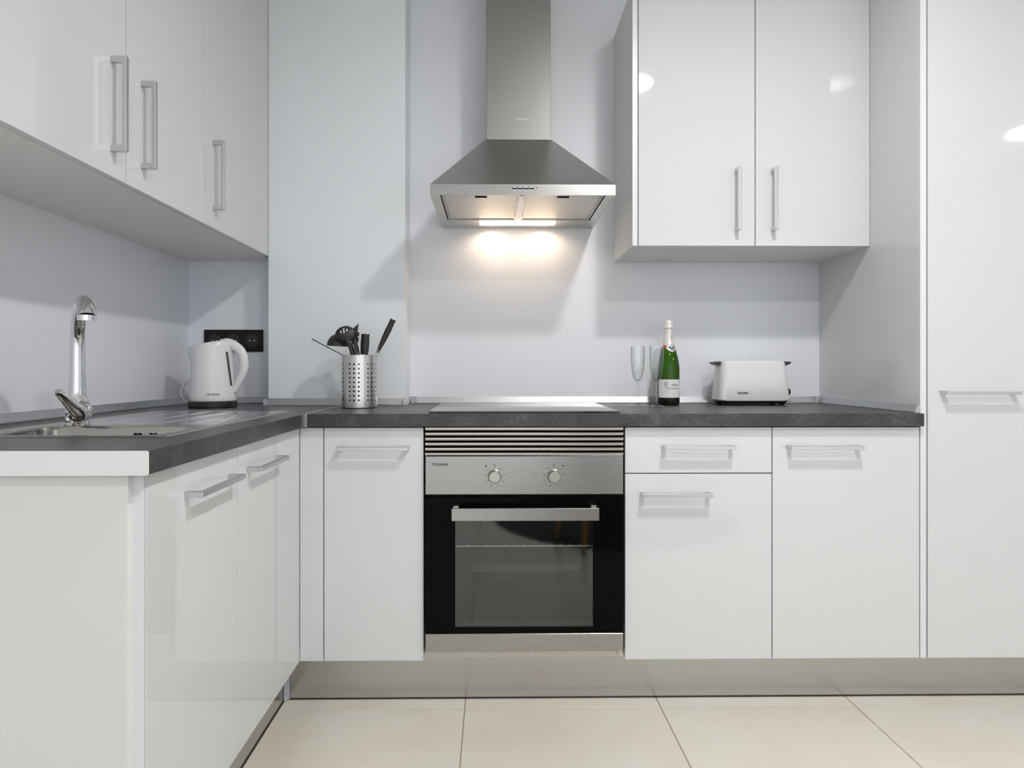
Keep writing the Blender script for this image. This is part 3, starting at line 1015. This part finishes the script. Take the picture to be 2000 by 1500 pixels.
# ------------------------------------------------------------------ utensil holder
ux, uy, ur, uh = -0.4656, 2.210, 0.0612, 0.182
uz = 0.9005
uho = thing('utensil_holder', (ux, uy, 0.9), 'perforated stainless steel cylinder holding the cooking utensils', 'utensil holder')
bm = bmesh.new()
ncol, sub = 24, 4
holes_z = [uz + 0.0285 + k * 0.0153 for k in range(9)]
cw = 2 * math.pi / ncol
def cyl(a, z, r=ur):
    return (ux + r * math.sin(a), uy - r * math.cos(a), z)
cell_h = 0.0153
z0h = holes_z[0] - cell_h / 2
z1h = holes_z[-1] + cell_h / 2
for c_ in range(ncol):
    a0 = (c_ - 0.5) * cw - R(20.5)
    hole = (c_ % 4) != 3
    zsb = [uz + 0.003] + [z0h + k * cell_h for k in range(10)] + [uz + uh]
    for q in range(len(zsb) - 1):
        za, zb2 = zsb[q], zsb[q + 1]
        bottom = [(a0 + cw * k / 4, za) for k in range(5)]
        top = [(a0 + cw * k / 4, zb2) for k in range(5)]
        if hole and 1 <= q <= 9:
            zm = (za + zb2) / 2
            am = a0 + cw / 2
            outerp = bottom + [(a0 + cw, zm)] + top[::-1] + [(a0, zm)]
            no = len(outerp)
            hr = 0.0034
            vo = [bm.verts.new(cyl(a, z)) for a, z in outerp]
            vi = []
            for (a, z) in outerp:
                th = math.atan2(z - zm, (a - am) * ur)
                vi.append(bm.verts.new(cyl(am + hr * math.cos(th) / ur, zm + hr * math.sin(th))))
            bridge(bm, vo, vi)
        else:
            for k in range(4):
                bm.faces.new([bm.verts.new(cyl(a, z)) for a, z in (bottom[k], bottom[k + 1], top[k + 1], top[k])])
bmesh.ops.remove_doubles(bm, verts=bm.verts, dist=0.00005)
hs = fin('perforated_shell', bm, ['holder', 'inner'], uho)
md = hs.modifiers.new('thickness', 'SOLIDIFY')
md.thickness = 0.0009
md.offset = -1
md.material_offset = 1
bm = bmesh.new()
lathe(bm, [(ur - 0.0015, 0), (ur - 0.0005, 0.0005), (ur - 0.0005, 0.0030), (ur - 0.003, 0.0040), (0.001, 0.0040)], (ux, uy, 0.9002), 40)
fin('base_ring', bm, 'black', uho, smooth=35)
bm = bmesh.new()
tor = [(ux + (ur - 0.0004) * math.cos(2 * math.pi * i / 40), uy + (ur - 0.0004) * math.sin(2 * math.pi * i / 40), uz + uh) for i in range(41)]
tube(bm, tor, 0.0011, 6, caps=False)
fin('rim', bm, 'holder', uho, smooth=60)

# utensils; coordinates: X across, Y depth offset from the holder axis, Z above the eye
def U(x, z, dy=0.0):
    return Vector((x, uy + dy, E + z))

def blade_bm(pts, th, ydir=(0, 1, 0)):
    bm = bmesh.new()
    dv = Vector(ydir) * th / 2
    a = [bm.verts.new(Vector(p) - dv) for p in pts]
    b = [bm.verts.new(Vector(p) + dv) for p in pts]
    bm.faces.new(a)
    bm.faces.new(b)
    bridge(bm, a, b)
    return bm

# slotted spoon
base = U(-0.455, -0.100, -0.015)
t = thing('slotted_spoon', base, 'black nylon slotted spoon with three slots, round head up in the holder', 'slotted spoon')
bm = bmesh.new()
tube(bm, spline([base, U(-0.484, 0.04, -0.022), U(-0.4950, 0.085, -0.026), U(-0.5050, 0.108, -0.028)], 5), [0.0045] * 5 + [0.0060] * 5 + [0.0085] * 6, 12, flat=0.6)
fin('shaft', bm, 'utensil', t, smooth=50)
# head: shallow bowl disc built as polar grid with slots
bm = bmesh.new()
hc = Vector((-0.5110, uy - 0.034, E + 0.1225))
ax_u = Vector((0.96, 0, 0.20)).normalized()
ax_v = Vector((-0.20, 0.10, 0.97)).normalized()
nrm = ax_u.cross(ax_v)
ng = 26
def hp_pt(u, v):
    bulge = 0.012 * (u * u + v * v)
    return hc + ax_u * (u * 0.0350) + ax_v * (v * 0.0300) + nrm * (-bulge)
W_ = {}
def gv(i, j):
    if (i, j) not in W_:
        W_[(i, j)] = bm.verts.new(hp_pt(-1 + 2 * i / ng, -1 + 2 * j / ng))
    return W_[(i, j)]
for i in range(ng):
    for j in range(ng):
        u, v = -1 + 2 * (i + 0.5) / ng, -1 + 2 * (j + 0.5) / ng
        if u * u + v * v > 0.98:
            continue
        slot = (abs(u + 0.33) < 0.09 and 0.12 < v < 0.55) or (abs(u) < 0.09 and 0.05 < v < 0.78) or (abs(u - 0.33) < 0.09 and 0.20 < v < 0.62)
        if slot:
            continue
        bm.faces.new((gv(i, j), gv(i + 1, j), gv(i + 1, j + 1), gv(i, j + 1)))
for v in bm.verts:      # snap the ragged rim to the circle
    p = v.co - hc
    u_, v_ = p.dot(ax_u) / 0.0350, p.dot(ax_v) / 0.0300
    rr = math.hypot(u_, v_)
    if rr > 0.93 and v.is_boundary:
        v.co = hp_pt(u_ / rr, v_ / rr)
hd = fin('spoon_head', bm, 'utensil', t, smooth=60)
md = hd.modifiers.new('thickness', 'SOLIDIFY')
md.thickness = 0.0022

# ladle, seen from the side: open cup facing down-left
base = U(-0.462, -0.108, 0.012)
t = thing('soup_ladle', base, 'black nylon ladle with its deep cup turned down behind the slotted spoon', 'ladle')
bm = bmesh.new()
tube(bm, spline([base, U(-0.486, 0.04, 0.016), U(-0.497, 0.085, 0.014), U(-0.515, 0.112, 0.010), U(-0.530, 0.116, 0.008)], 5), 0.0048, 12)
fin('shaft', bm, 'utensil', t, smooth=50)
bm = bmesh.new()
lc = Vector((-0.5450, uy + 0.018, E + 0.0830))
prof = []
for k in range(11):
    a = R(90 * k / 10)
    prof.append((0.0385 * math.sin(a) + 0.0001, 0.0430 * math.cos(a)))
for k in range(10, -1, -1):
    a = R(90 * k / 10)
    prof.append((0.0360 * math.sin(a) + 0.0001, 0.0405 * math.cos(a)))
lathe(bm, prof, (0, 0, 0), 28, caps=False)
bmesh.ops.transform(bm, matrix=Matrix.Translation(lc) @ Matrix.Rotation(R(3), 4, 'Y'), verts=bm.verts)
fin('cup', bm, 'utensil', t, smooth=50)

# spatula whose corner points up
base = U(-0.470, -0.100, 0.020)
t = thing('spatula', base, 'black nylon spatula with one sharp corner sticking up behind the spoon', 'spatula')
bm = bmesh.new()
tube(bm, spline([base, U(-0.4770, 0.05, 0.020), U(-0.4890, 0.095, 0.020)], 5), 0.0045, 10)
fin('shaft', bm, 'utensil', t, smooth=50)
fin('blade', blade_bm([U(-0.4960, 0.092, 0.020), U(-0.4790, 0.096, 0.021), U(-0.4770, 0.135, 0.022), U(-0.4735, 0.1625, 0.023), U(-0.4950, 0.1440, 0.022), U(-0.5050, 0.125, 0.020)], 0.0022), 'utensil', t)
# hooked tip peeking out beside the spoon head
base = U(-0.452, -0.098, 0.030)
t = thing('pasta_server', base, 'black nylon pasta server with hooked teeth just right of the slotted spoon', 'pasta server')
bm = bmesh.new()
tube(bm, spline([base, U(-0.4745, 0.05, 0.030), U(-0.4850, 0.098, 0.030)], 5), 0.0048, 10)
fin('shaft', bm, 'utensil', t, smooth=50)
bm = blade_bm([U(-0.4990, 0.090, 0.032), U(-0.4840, 0.088, 0.032), U(-0.4770, 0.100, 0.032), U(-0.4750, 0.112, 0.032), U(-0.4805, 0.115, 0.032), U(-0.4750, 0.120, 0.032), U(-0.4730, 0.131, 0.032), U(-0.4810, 0.134, 0.032), U(-0.4990, 0.134, 0.032)], 0.010)
fin('toothed_head', bm, 'utensil', t)

# thin flat steel-grey rod leaning far out to the left
pa, pb = U(-0.6298, 0.1071, -0.010), U(-0.4300, 0.0020, -0.008)
t = thing('serving_fork', pb, 'thin dark grey handle leaning far out over the rim towards the kettle', 'serving fork')
bm = bmesh.new()
tube(bm, [pa, pa + (pb - pa) * 0.04, pa + (pb - pa) * 0.35, pb], [0.0022, 0.0034, 0.0030, 0.0026], 10, flat=0.6)
fin('shaft', bm, 'gauge', t, smooth=50)
# black rod with rounded end
base = U(-0.450, -0.100, 0.002)
t = thing('paring_knife', base, 'slim black rounded handle standing between the spoon and the thick knife handles', 'knife')
bm = bmesh.new()
tube(bm, [U(-0.4690, 0.035, -0.004), U(-0.4790, 0.085, -0.004), U(-0.4838, 0.1020, -0.004), U(-0.4845, 0.1055, -0.004)], [0.0050, 0.0062, 0.0050, 0.0020], 14)
fin('handle', bm, 'utensil', t, smooth=50)
fin('blade', blade_bm([U(-0.4650, 0.036, -0.004), U(-0.4730, 0.036, -0.004), U(-0.4540, -0.095, 0.002), U(-0.4500, -0.095, 0.002)], 0.0014), 'steel', t)

def knife(name, top, rim, tip, r, label, endcap=True, flat=0.75):
    t = thing(name, tip, label, 'knife')
    top, rim, tip = Vector(top), Vector(rim), Vector(tip)
    d_ = (rim - top).normalized()
    L = (rim - top).length
    bm = bmesh.new()
    prof = [(0.0, 1.0), (0.10, 0.93), (0.35, 1.02), (0.62, 0.95), (0.85, 0.70), (1.0, 0.52)]
    tube(bm, [top + d_ * (L * a) for a, b in prof], [r * b for a, b in prof], 16, flat=flat)
    fin('handle', bm, 'utensil', t, smooth=50)
    if endcap:
        bm = bmesh.new()
        tube(bm, [top - d_ * 0.0040, top - d_ * 0.0030, top - d_ * 0.0001], [r * 0.70, r * 0.98, r * 1.04], 16, flat=flat)
        fin('end_cap', bm, 'whiteink', t, smooth=40)['label'] = 'pale metal end cap'
    bm = bmesh.new()
    tube(bm, [rim, rim + d_ * 0.008, rim + d_ * 0.010], [r * 0.50, r * 0.44, r * 0.2], 12, flat=0.6)
    fin('bolster', bm, 'steel', t, smooth=40)
    side = d_.cross(Vector((0, 1, 0))).normalized()
    b0 = rim + d_ * 0.006
    fin('blade', blade_bm([b0 + side * r * 0.6, b0 - side * r * 0.6, tip - side * r * 0.1, tip + side * 0.001], 0.0014), 'steel', t)
    return t
knife('chef_knife', U(-0.3475, 0.1740, -0.006), U(-0.3975, 0.0680, -0.008), U(-0.4480, -0.060, -0.008), 0.0105, 'long chef knife with a black pale-capped handle leaning out to one side')
knife('bread_knife', U(-0.4400, 0.1235, -0.012), U(-0.4460, 0.0300, -0.010), U(-0.4440, -0.100, 0.0), 0.0125, 'knife with a thick upright black handle and pale end cap in the holder', True)
knife('carving_knife', U(-0.4530, 0.1240, 0.012), U(-0.4580, 0.0300, 0.012), U(-0.4560, -0.100, 0.014), 0.0095, 'knife whose plain black handle shows just behind the thick pale-capped one', False)
t = thing('whisk', U(-0.470, -0.10, -0.030), 'wire whisk whose small steel loop peeps over the rim of the holder', 'whisk')
bm = bmesh.new()
loop = [U(-0.4600 + 0.0085 * math.cos(a), 0.0480 + 0.0070 * math.sin(a), -0.034) for a in [math.pi * 2 * i / 24 for i in range(25)]]
tube(bm, loop, 0.0014, 8, caps=False)
tube(bm, [U(-0.4600, 0.0410, -0.034), U(-0.466, -0.098, -0.030)], 0.0030, 8)
fin('hanging_loop', bm, 'chrome', t, smooth=50)

# ------------------------------------------------------------------ flutes
def flute(x, y, label):
    t = thing('champagne_flute', (x, y, 0.9), label, 'glass', 'champagne flutes by the bottle')
    h = 0.2185
    bm = bmesh.new()
    lathe(bm, [(0.0001, 0.0008), (0.0320, 0.0008), (0.0325, 0.0018), (0.020, 0.0040), (0.0075, 0.0095), (0.0038, 0.020), (0.0032, 0.045), (0.0036, 0.078), (0.0050, 0.088), (0.0085, 0.0935)], (x, y, 0.9002), 36, caps=False)
    fin('stem', bm, 'clear', t, smooth=70)
    bm = bmesh.new()
    lathe(bm, [(0.0004, 0.0905), (0.0085, 0.0935), (0.0150, 0.1010), (0.0200, 0.1200), (0.0232, 0.1480), (0.0247, 0.1800), (0.0250, h), (0.0241, h), (0.0237, 0.1800), (0.0222, 0.1480), (0.0190, 0.1210), (0.0140, 0.1025), (0.0080, 0.0955), (0.0003, 0.0940)], (x, y, 0.9002), 36, caps=False)
    fin('bowl', bm, 'clear', t, smooth=70)
flute(0.5258, 2.290, 'clear empty champagne flute standing apart, nearer the hob')
flute(0.5861, 2.258, 'clear empty champagne flute overlapping the green bottle')

# ------------------------------------------------------------------ bottle
bx_, by_ = 0.6670, 2.395
bt = thing('sparkling_wine_bottle', (bx_, by_, 0.9), 'green sparkling wine bottle with pearl foil neck and white label', 'bottle')
br = 0.0415
prof = [(0.030, 0.0), (0.0385, 0.001), (br, 0.005), (br, 0.1300), (0.0405, 0.1500), (0.0370, 0.1720), (0.0310, 0.1950), (0.0245, 0.2180), (0.0195, 0.2420), (0.0165, 0.2640), (0.0155, 0.2750), (0.0150, 0.3040)]
bm = bmesh.new()
lathe(bm, [(0.030, 0.0)] + [(0.0385, 0.001), (br, 0.005), (br, 0.0265)], (bx_, by_, 0.9003), 48)
gb = None
fin('bottle_foot', bm, 'bottledark', bt, smooth=50)
bm = bmesh.new()
lathe(bm, [(br, 0.0266)] + prof[3:], (bx_, by_, 0.9003), 48)
gb = fin('bottle_glass', bm, 'bottle', bt, smooth=60)
bm = bmesh.new()
lathe(bm, [(br - 0.004, 0.030), (br - 0.004, 0.13), (0.0365, 0.15), (0.0330, 0.172), (0.0275, 0.195)], (bx_, by_, 0.9003), 32)
fin('wine', bm, 'wine', bt, smooth=60)
# foil with pointed collar
def prof_r(z):
    for (r0_, z0_), (r1_, z1_) in zip(prof, prof[1:]):
        if z0_ <= z <= z1_:
            return r0_ + (r1_ - r0_) * (z - z0_) / (z1_ - z0_ + 1e-9)
    return prof[-1][0]
n = 64
bm = bmesh.new()
cols = []
for i in range(n):
    a = 2 * math.pi * i / n
    da = (a - R(14) + math.pi) % (2 * math.pi) - math.pi
    zlow = 0.1985 + 0.0150 * min(1.0, abs(da) / R(55))
    col = []
    for k in range(13):
        z = zlow + (0.288 - zlow) * k / 12
        r = prof_r(z) + 0.0007
        if k >= 11:
            r += 0.0006
        col.append(bm.verts.new((bx_ + r * math.sin(a), by_ - r * math.cos(a), 0.9003 + z)))
    cols.append(col)
for i in range(n):
    a, b2 = cols[i], cols[(i + 1) % n]
    for k in range(12):
        bm.faces.new((a[k], b2[k], b2[k + 1], a[k + 1]))
fo = fin('neck_foil', bm, 'foil', bt, smooth=50)
bm = bmesh.new()
lathe(bm, [(0.0165, 0.2875), (0.0190, 0.2900), (0.0192, 0.2960), (0.0178, 0.3000), (0.0165, 0.3040), (0.0172, 0.3090), (0.0172, 0.3150), (0.0150, 0.3195), (0.0100, 0.3205)], (bx_, by_, 0.9003), 36)
fin('cork_cap', bm, 'foil', bt, smooth=40)
def patch(parent, name, w_, h_, zc, ang, m, r, nx=8, ny=4, poly=None):
    bm = grid(nx, ny, w_, h_)
    for v in bm.verts:
        a = v.co.x / r + ang
        z = zc + v.co.y
        rr = prof_r(z) + 0.0013
        v.co = Vector((bx_ + rr * math.sin(a), by_ - rr * math.cos(a), 0.9003 + z))
    return fin(name, bm, m, parent)
patch(fo, 'red_band', 0.017, 0.013, 0.2185, R(-52), 'red', 0.026)
patch(fo, 'collar_print', 0.022, 0.0035, 0.2860, R(8), 'navy', 0.017)
bm = bmesh.new()
# round emblem: navy diamond with a pale ring
def onfoil(x, z, lift=0.0014):
    rr = prof_r(z) + lift
    a = x / rr + R(16)
    return (bx_ + rr * math.sin(a), by_ - rr * math.cos(a), 0.9003 + z)
def onmesh(pts2, lift):
    bm = bmesh.new()
    bm.faces.new([bm.verts.new(onfoil(x, z, lift)) for x, z in pts2])
    return bm
for nm, pts2, mt, lf in (
    ('emblem_ground', [(-0.0125, 0.2135), (0, 0.2065), (0.0125, 0.2135), (0.0125, 0.2215), (0, 0.2280), (-0.0125, 0.2215)], 'navy', 0.0018),
    ('emblem_disc', [(0.0058 * math.cos(a), 0.2175 + 0.0058 * math.sin(a)) for a in [2 * math.pi * i / 16 for i in range(16)]], 'label', 0.0024),
    ('emblem_centre', [(0.0030 * math.cos(a), 0.2175 + 0.0030 * math.sin(a)) for a in [2 * math.pi * i / 12 for i in range(12)]], 'navy', 0.0029)):
    fin(nm, onmesh(pts2, lf), mt, fo)
def bent_text(parent, s, h_, w_, x, zc, m, r, ang, vertical=False, name='lettering'):
    bm = text_bm(s, h_, w_)
    for v in bm.verts:
        X, Y = (v.co.x, v.co.y)
        if vertical:
            X, Y = (Y, -X)
        X += x
        z = zc + Y
        rr = r(z) if callable(r) else r
        a = X / rr + ang
        v.co = Vector((bx_ + rr * math.sin(a), by_ - rr * math.cos(a), 0.9003 + z))
    return fin(name, bm, m, parent)
bent_text(fo, 'ANNA', 0.0042, 0.021, 0, 0.2560, 'ink', lambda z: prof_r(z) + 0.0014, R(20), True)
lb = patch(bt, 'paper_label', 0.1100, 0.0680, 0.0620, R(3), 'label', br, 16, 2)
LR = br + 0.0018
bent_text(lb, 'ANNA', 0.0072, 0.028, 0.008, 0.0750, 'ink', LR, R(6))
bent_text(lb, 'de Codorníu', 0.0074, 0.038, 0.004, 0.0630, 'gauge', LR, R(6))
bent_text(lb, 'BRUT', 0.0022, 0.009, 0.004, 0.0400, 'gauge', LR, R(6))
# sketched profile figure at the side of the label: a few curls
bm = bmesh.new()
for (cx_, cz_, r_) in ((-0.0260, 0.0820, 0.0042), (-0.0215, 0.0805, 0.0050), (-0.0270, 0.0750, 0.0038), (-0.0235, 0.0700, 0.0042), (-0.0190, 0.0640, 0.0030)):
    pts = []
    for i in range(13):
        a = 2 * math.pi * i / 16
        X, z = cx_ + r_ * math.cos(a), cz_ + r_ * math.sin(a)
        an = X / LR + R(6)
        pts.append((bx_ + LR * math.sin(an), by_ - LR * math.cos(an), 0.9003 + z))
    tube(bm, pts, 0.0004, 5)
fin('curled_drawing', bm, 'gauge', lb)

# ------------------------------------------------------------------ toaster
tx0, tx1 = 0.8460, 1.1130
ts = thing('toaster', (0.98, 2.40, 0.9), 'ivory long-slot toaster on a black base near the tall cabinet', 'toaster')
bm = bmesh.new()
zz0, zz1 = E - 0.1165, E + 0.0350
ty0, ty1 = 2.338, 2.458
rings = []
for t_, ins in ((0, 0.004), (0.03, 0.0), (0.5, 0.0055), (0.93, 0.0125), (0.98, 0.0155), (1.0, 0.021)):
    z = zz0 + (zz1 - zz0) * t_
    rings.append(ringv(bm, rrect(tx0 + ins, tx1 - ins, ty0 + ins * 0.7, ty1 - ins * 0.7, 0.028, 7), z))
for a, b2 in zip(rings, rings[1:]):
    bridge(bm, a, b2)
bm.faces.new(rings[0])
bm.faces.new(rings[-1])
tb = fin('toaster_body', bm, 'toaster', ts, smooth=40)
fin('slot', B(0.885, 1.075, 2.385, 2.412, zz1 - 0.001, zz1 + 0.0006), 'void', tb)
bm = bmesh.new()
r_a = ringv(bm, rrect(tx0 + 0.014, tx1 - 0.014, ty0 + 0.010, ty1 - 0.010, 0.02, 5), 0.9060)
r_b = ringv(bm, rrect(tx0 + 0.004, tx1 - 0.004, ty0 + 0.003, ty1 - 0.003, 0.026, 5), 0.9160)
bridge(bm, r_a, r_b)
bm.faces.new(r_a)
bm.faces.new(r_b)
fin('base', bm, 'black', ts, smooth=40)
for (fx_, fy_) in ((tx0 + 0.030, ty0 + 0.022), (tx1 - 0.030, ty0 + 0.022), (tx0 + 0.030, ty1 - 0.022), (tx1 - 0.030, ty1 - 0.022)):
    bm = bmesh.new()
    lathe(bm, [(0.009, 0), (0.012, 0.0065)], (fx_, fy_, 0.9003), 14)
    fin('foot', bm, 'black', ts)
for s, xx in ((-1, tx0 + 0.014), (1, tx1 - 0.014)):
    poly = [(xx, E + 0.0310), (xx + s * 0.024, E + 0.0300), (xx + s * 0.028, E + 0.0265), (xx + s * 0.022, E + 0.0215), (xx + s * 0.008, E + 0.0160), (xx - s * 0.002, E + 0.0140)]
    bm = prism(bmesh.new(), poly, 'y', 2.372, 2.424)
    fin('carrying_grip', bm, 'black', ts)
bm = bmesh.new()
tube(bm, [(tx1 - 0.004, 2.385, E - 0.0840), (tx1 + 0.010, 2.385, E - 0.0840), (tx1 + 0.013, 2.385, E - 0.0840)], [0.0135, 0.0135, 0.009], 20)
fin('browning_dial', bm, 'black', ts, smooth=40)
fin('lettering', front_text('SEVERIN', 0.9290, 2.3363, E - 0.0865, 0.0070, 0.040, 1.0, 0.0003), 'ink', tb)
cp = spline([(tx1 - 0.02, 2.450, 0.912), (tx1 + 0.015, 2.452, 0.9065), (tx1 + 0.040, 2.445, 0.9045), (tx1 + 0.055, 2.455, 0.9045), (tx1 + 0.062, 2.475, 0.910), (tx1 + 0.050, 2.490, 0.9045), (tx1 + 0.02, 2.492, 0.9045)], 6)
bm = bmesh.new()
tube(bm, cp, 0.0026, 8)
fin('power_cord', bm, 'cap', ts, smooth=60)

# ------------------------------------------------------------------ what the reflections show
for (lx, ly, lab) in ((0.755, 0.91, 'lit round ceiling downlight mirrored in the wall cabinet doors by the hood'),
                      (3.52, -0.27, 'lit round ceiling downlight mirrored in the tall cabinet door'),
                      (0.755, -0.27, 'lit round ceiling downlight over the open room behind')):
    t = thing('ceiling_light', (lx, ly, ZC), lab, 'ceiling light', 'ceiling downlights')
    bm = bmesh.new()
    lathe(bm, [(0.122, 0), (0.122, -0.050), (0.118, -0.055), (0.112, -0.055), (0.112, -0.035)], (lx, ly, ZC), 40, caps=False)
    fin('ring', bm, 'edge', t, smooth=40)
    bm = bmesh.new()
    lathe(bm, [(0.1115, -0.0500), (0.1115, -0.0535), (0.0005, -0.0540)], (lx, ly, ZC), 32)
    fin('diffuser', bm, 'bulb', t)

t = thing('rug', (0.85, -0.62, 0), 'dark round rug mirrored in the oven window', 'rug')
bm = bmesh.new()
lathe(bm, [(0.84, 0.0), (0.85, 0.004), (0.84, 0.009), (0.001, 0.010)], (0.85, -0.62, 0.0005), 64)
fin('pile', bm, 'rug', t)
t = thing('dining_chair', (0.66, 0.10, 0), 'chair with orange wooden legs mirrored in the oven window', 'chair')
seat_z = 0.44
feet = ((0.50, 0.33), (0.375, 0.02), (0.86, 0.17), (0.74, -0.14))
scx, scy = sum(f[0] for f in feet) / 4, sum(f[1] for f in feet) / 4
for f in feet:
    bm = bmesh.new()
    top = (scx + (f[0] - scx) * 0.62, scy + (f[1] - scy) * 0.62, seat_z - 0.01)
    tube(bm, [(f[0], f[1], 0.016), top], [0.012, 0.019], 12)
    l = fin('leg', bm, 'oak', t, smooth=40)
    bm = bmesh.new()
    tube(bm, [(f[0], f[1], 0.0115), (f[0], f[1], 0.020)], [0.014, 0.0135], 12)
    fin('foot_cap', bm, 'black', l)
bm = bmesh.new()
lathe(bm, [(0.15, -0.012), (0.205, -0.004), (0.215, 0.006), (0.205, 0.012), (0.10, 0.006)], (scx, scy, seat_z), 32)
fin('seat', bm, 'utensil', t, smooth=50)
bm = bmesh.new()
pr = []
for k in range(13):
    a = R(180 + 20 + 140 * k / 12)
    pr.append((scx + 0.205 * math.cos(a), scy + 0.205 * math.sin(a)))
lo = [bm.verts.new((x, y, seat_z)) for x, y in pr]
hi = [bm.verts.new((scx + (x - scx) * 1.08, scy + (y - scy) * 1.08, seat_z + 0.10 + 0.24 * math.sin(math.pi * k / 12))) for k, (x, y) in enumerate(pr)]
for k in range(12):
    bm.faces.new((lo[k], lo[k + 1], hi[k + 1], hi[k]))
o = fin('backrest', bm, 'utensil', t, smooth=50)
o.modifiers.new('thickness', 'SOLIDIFY').thickness = 0.012
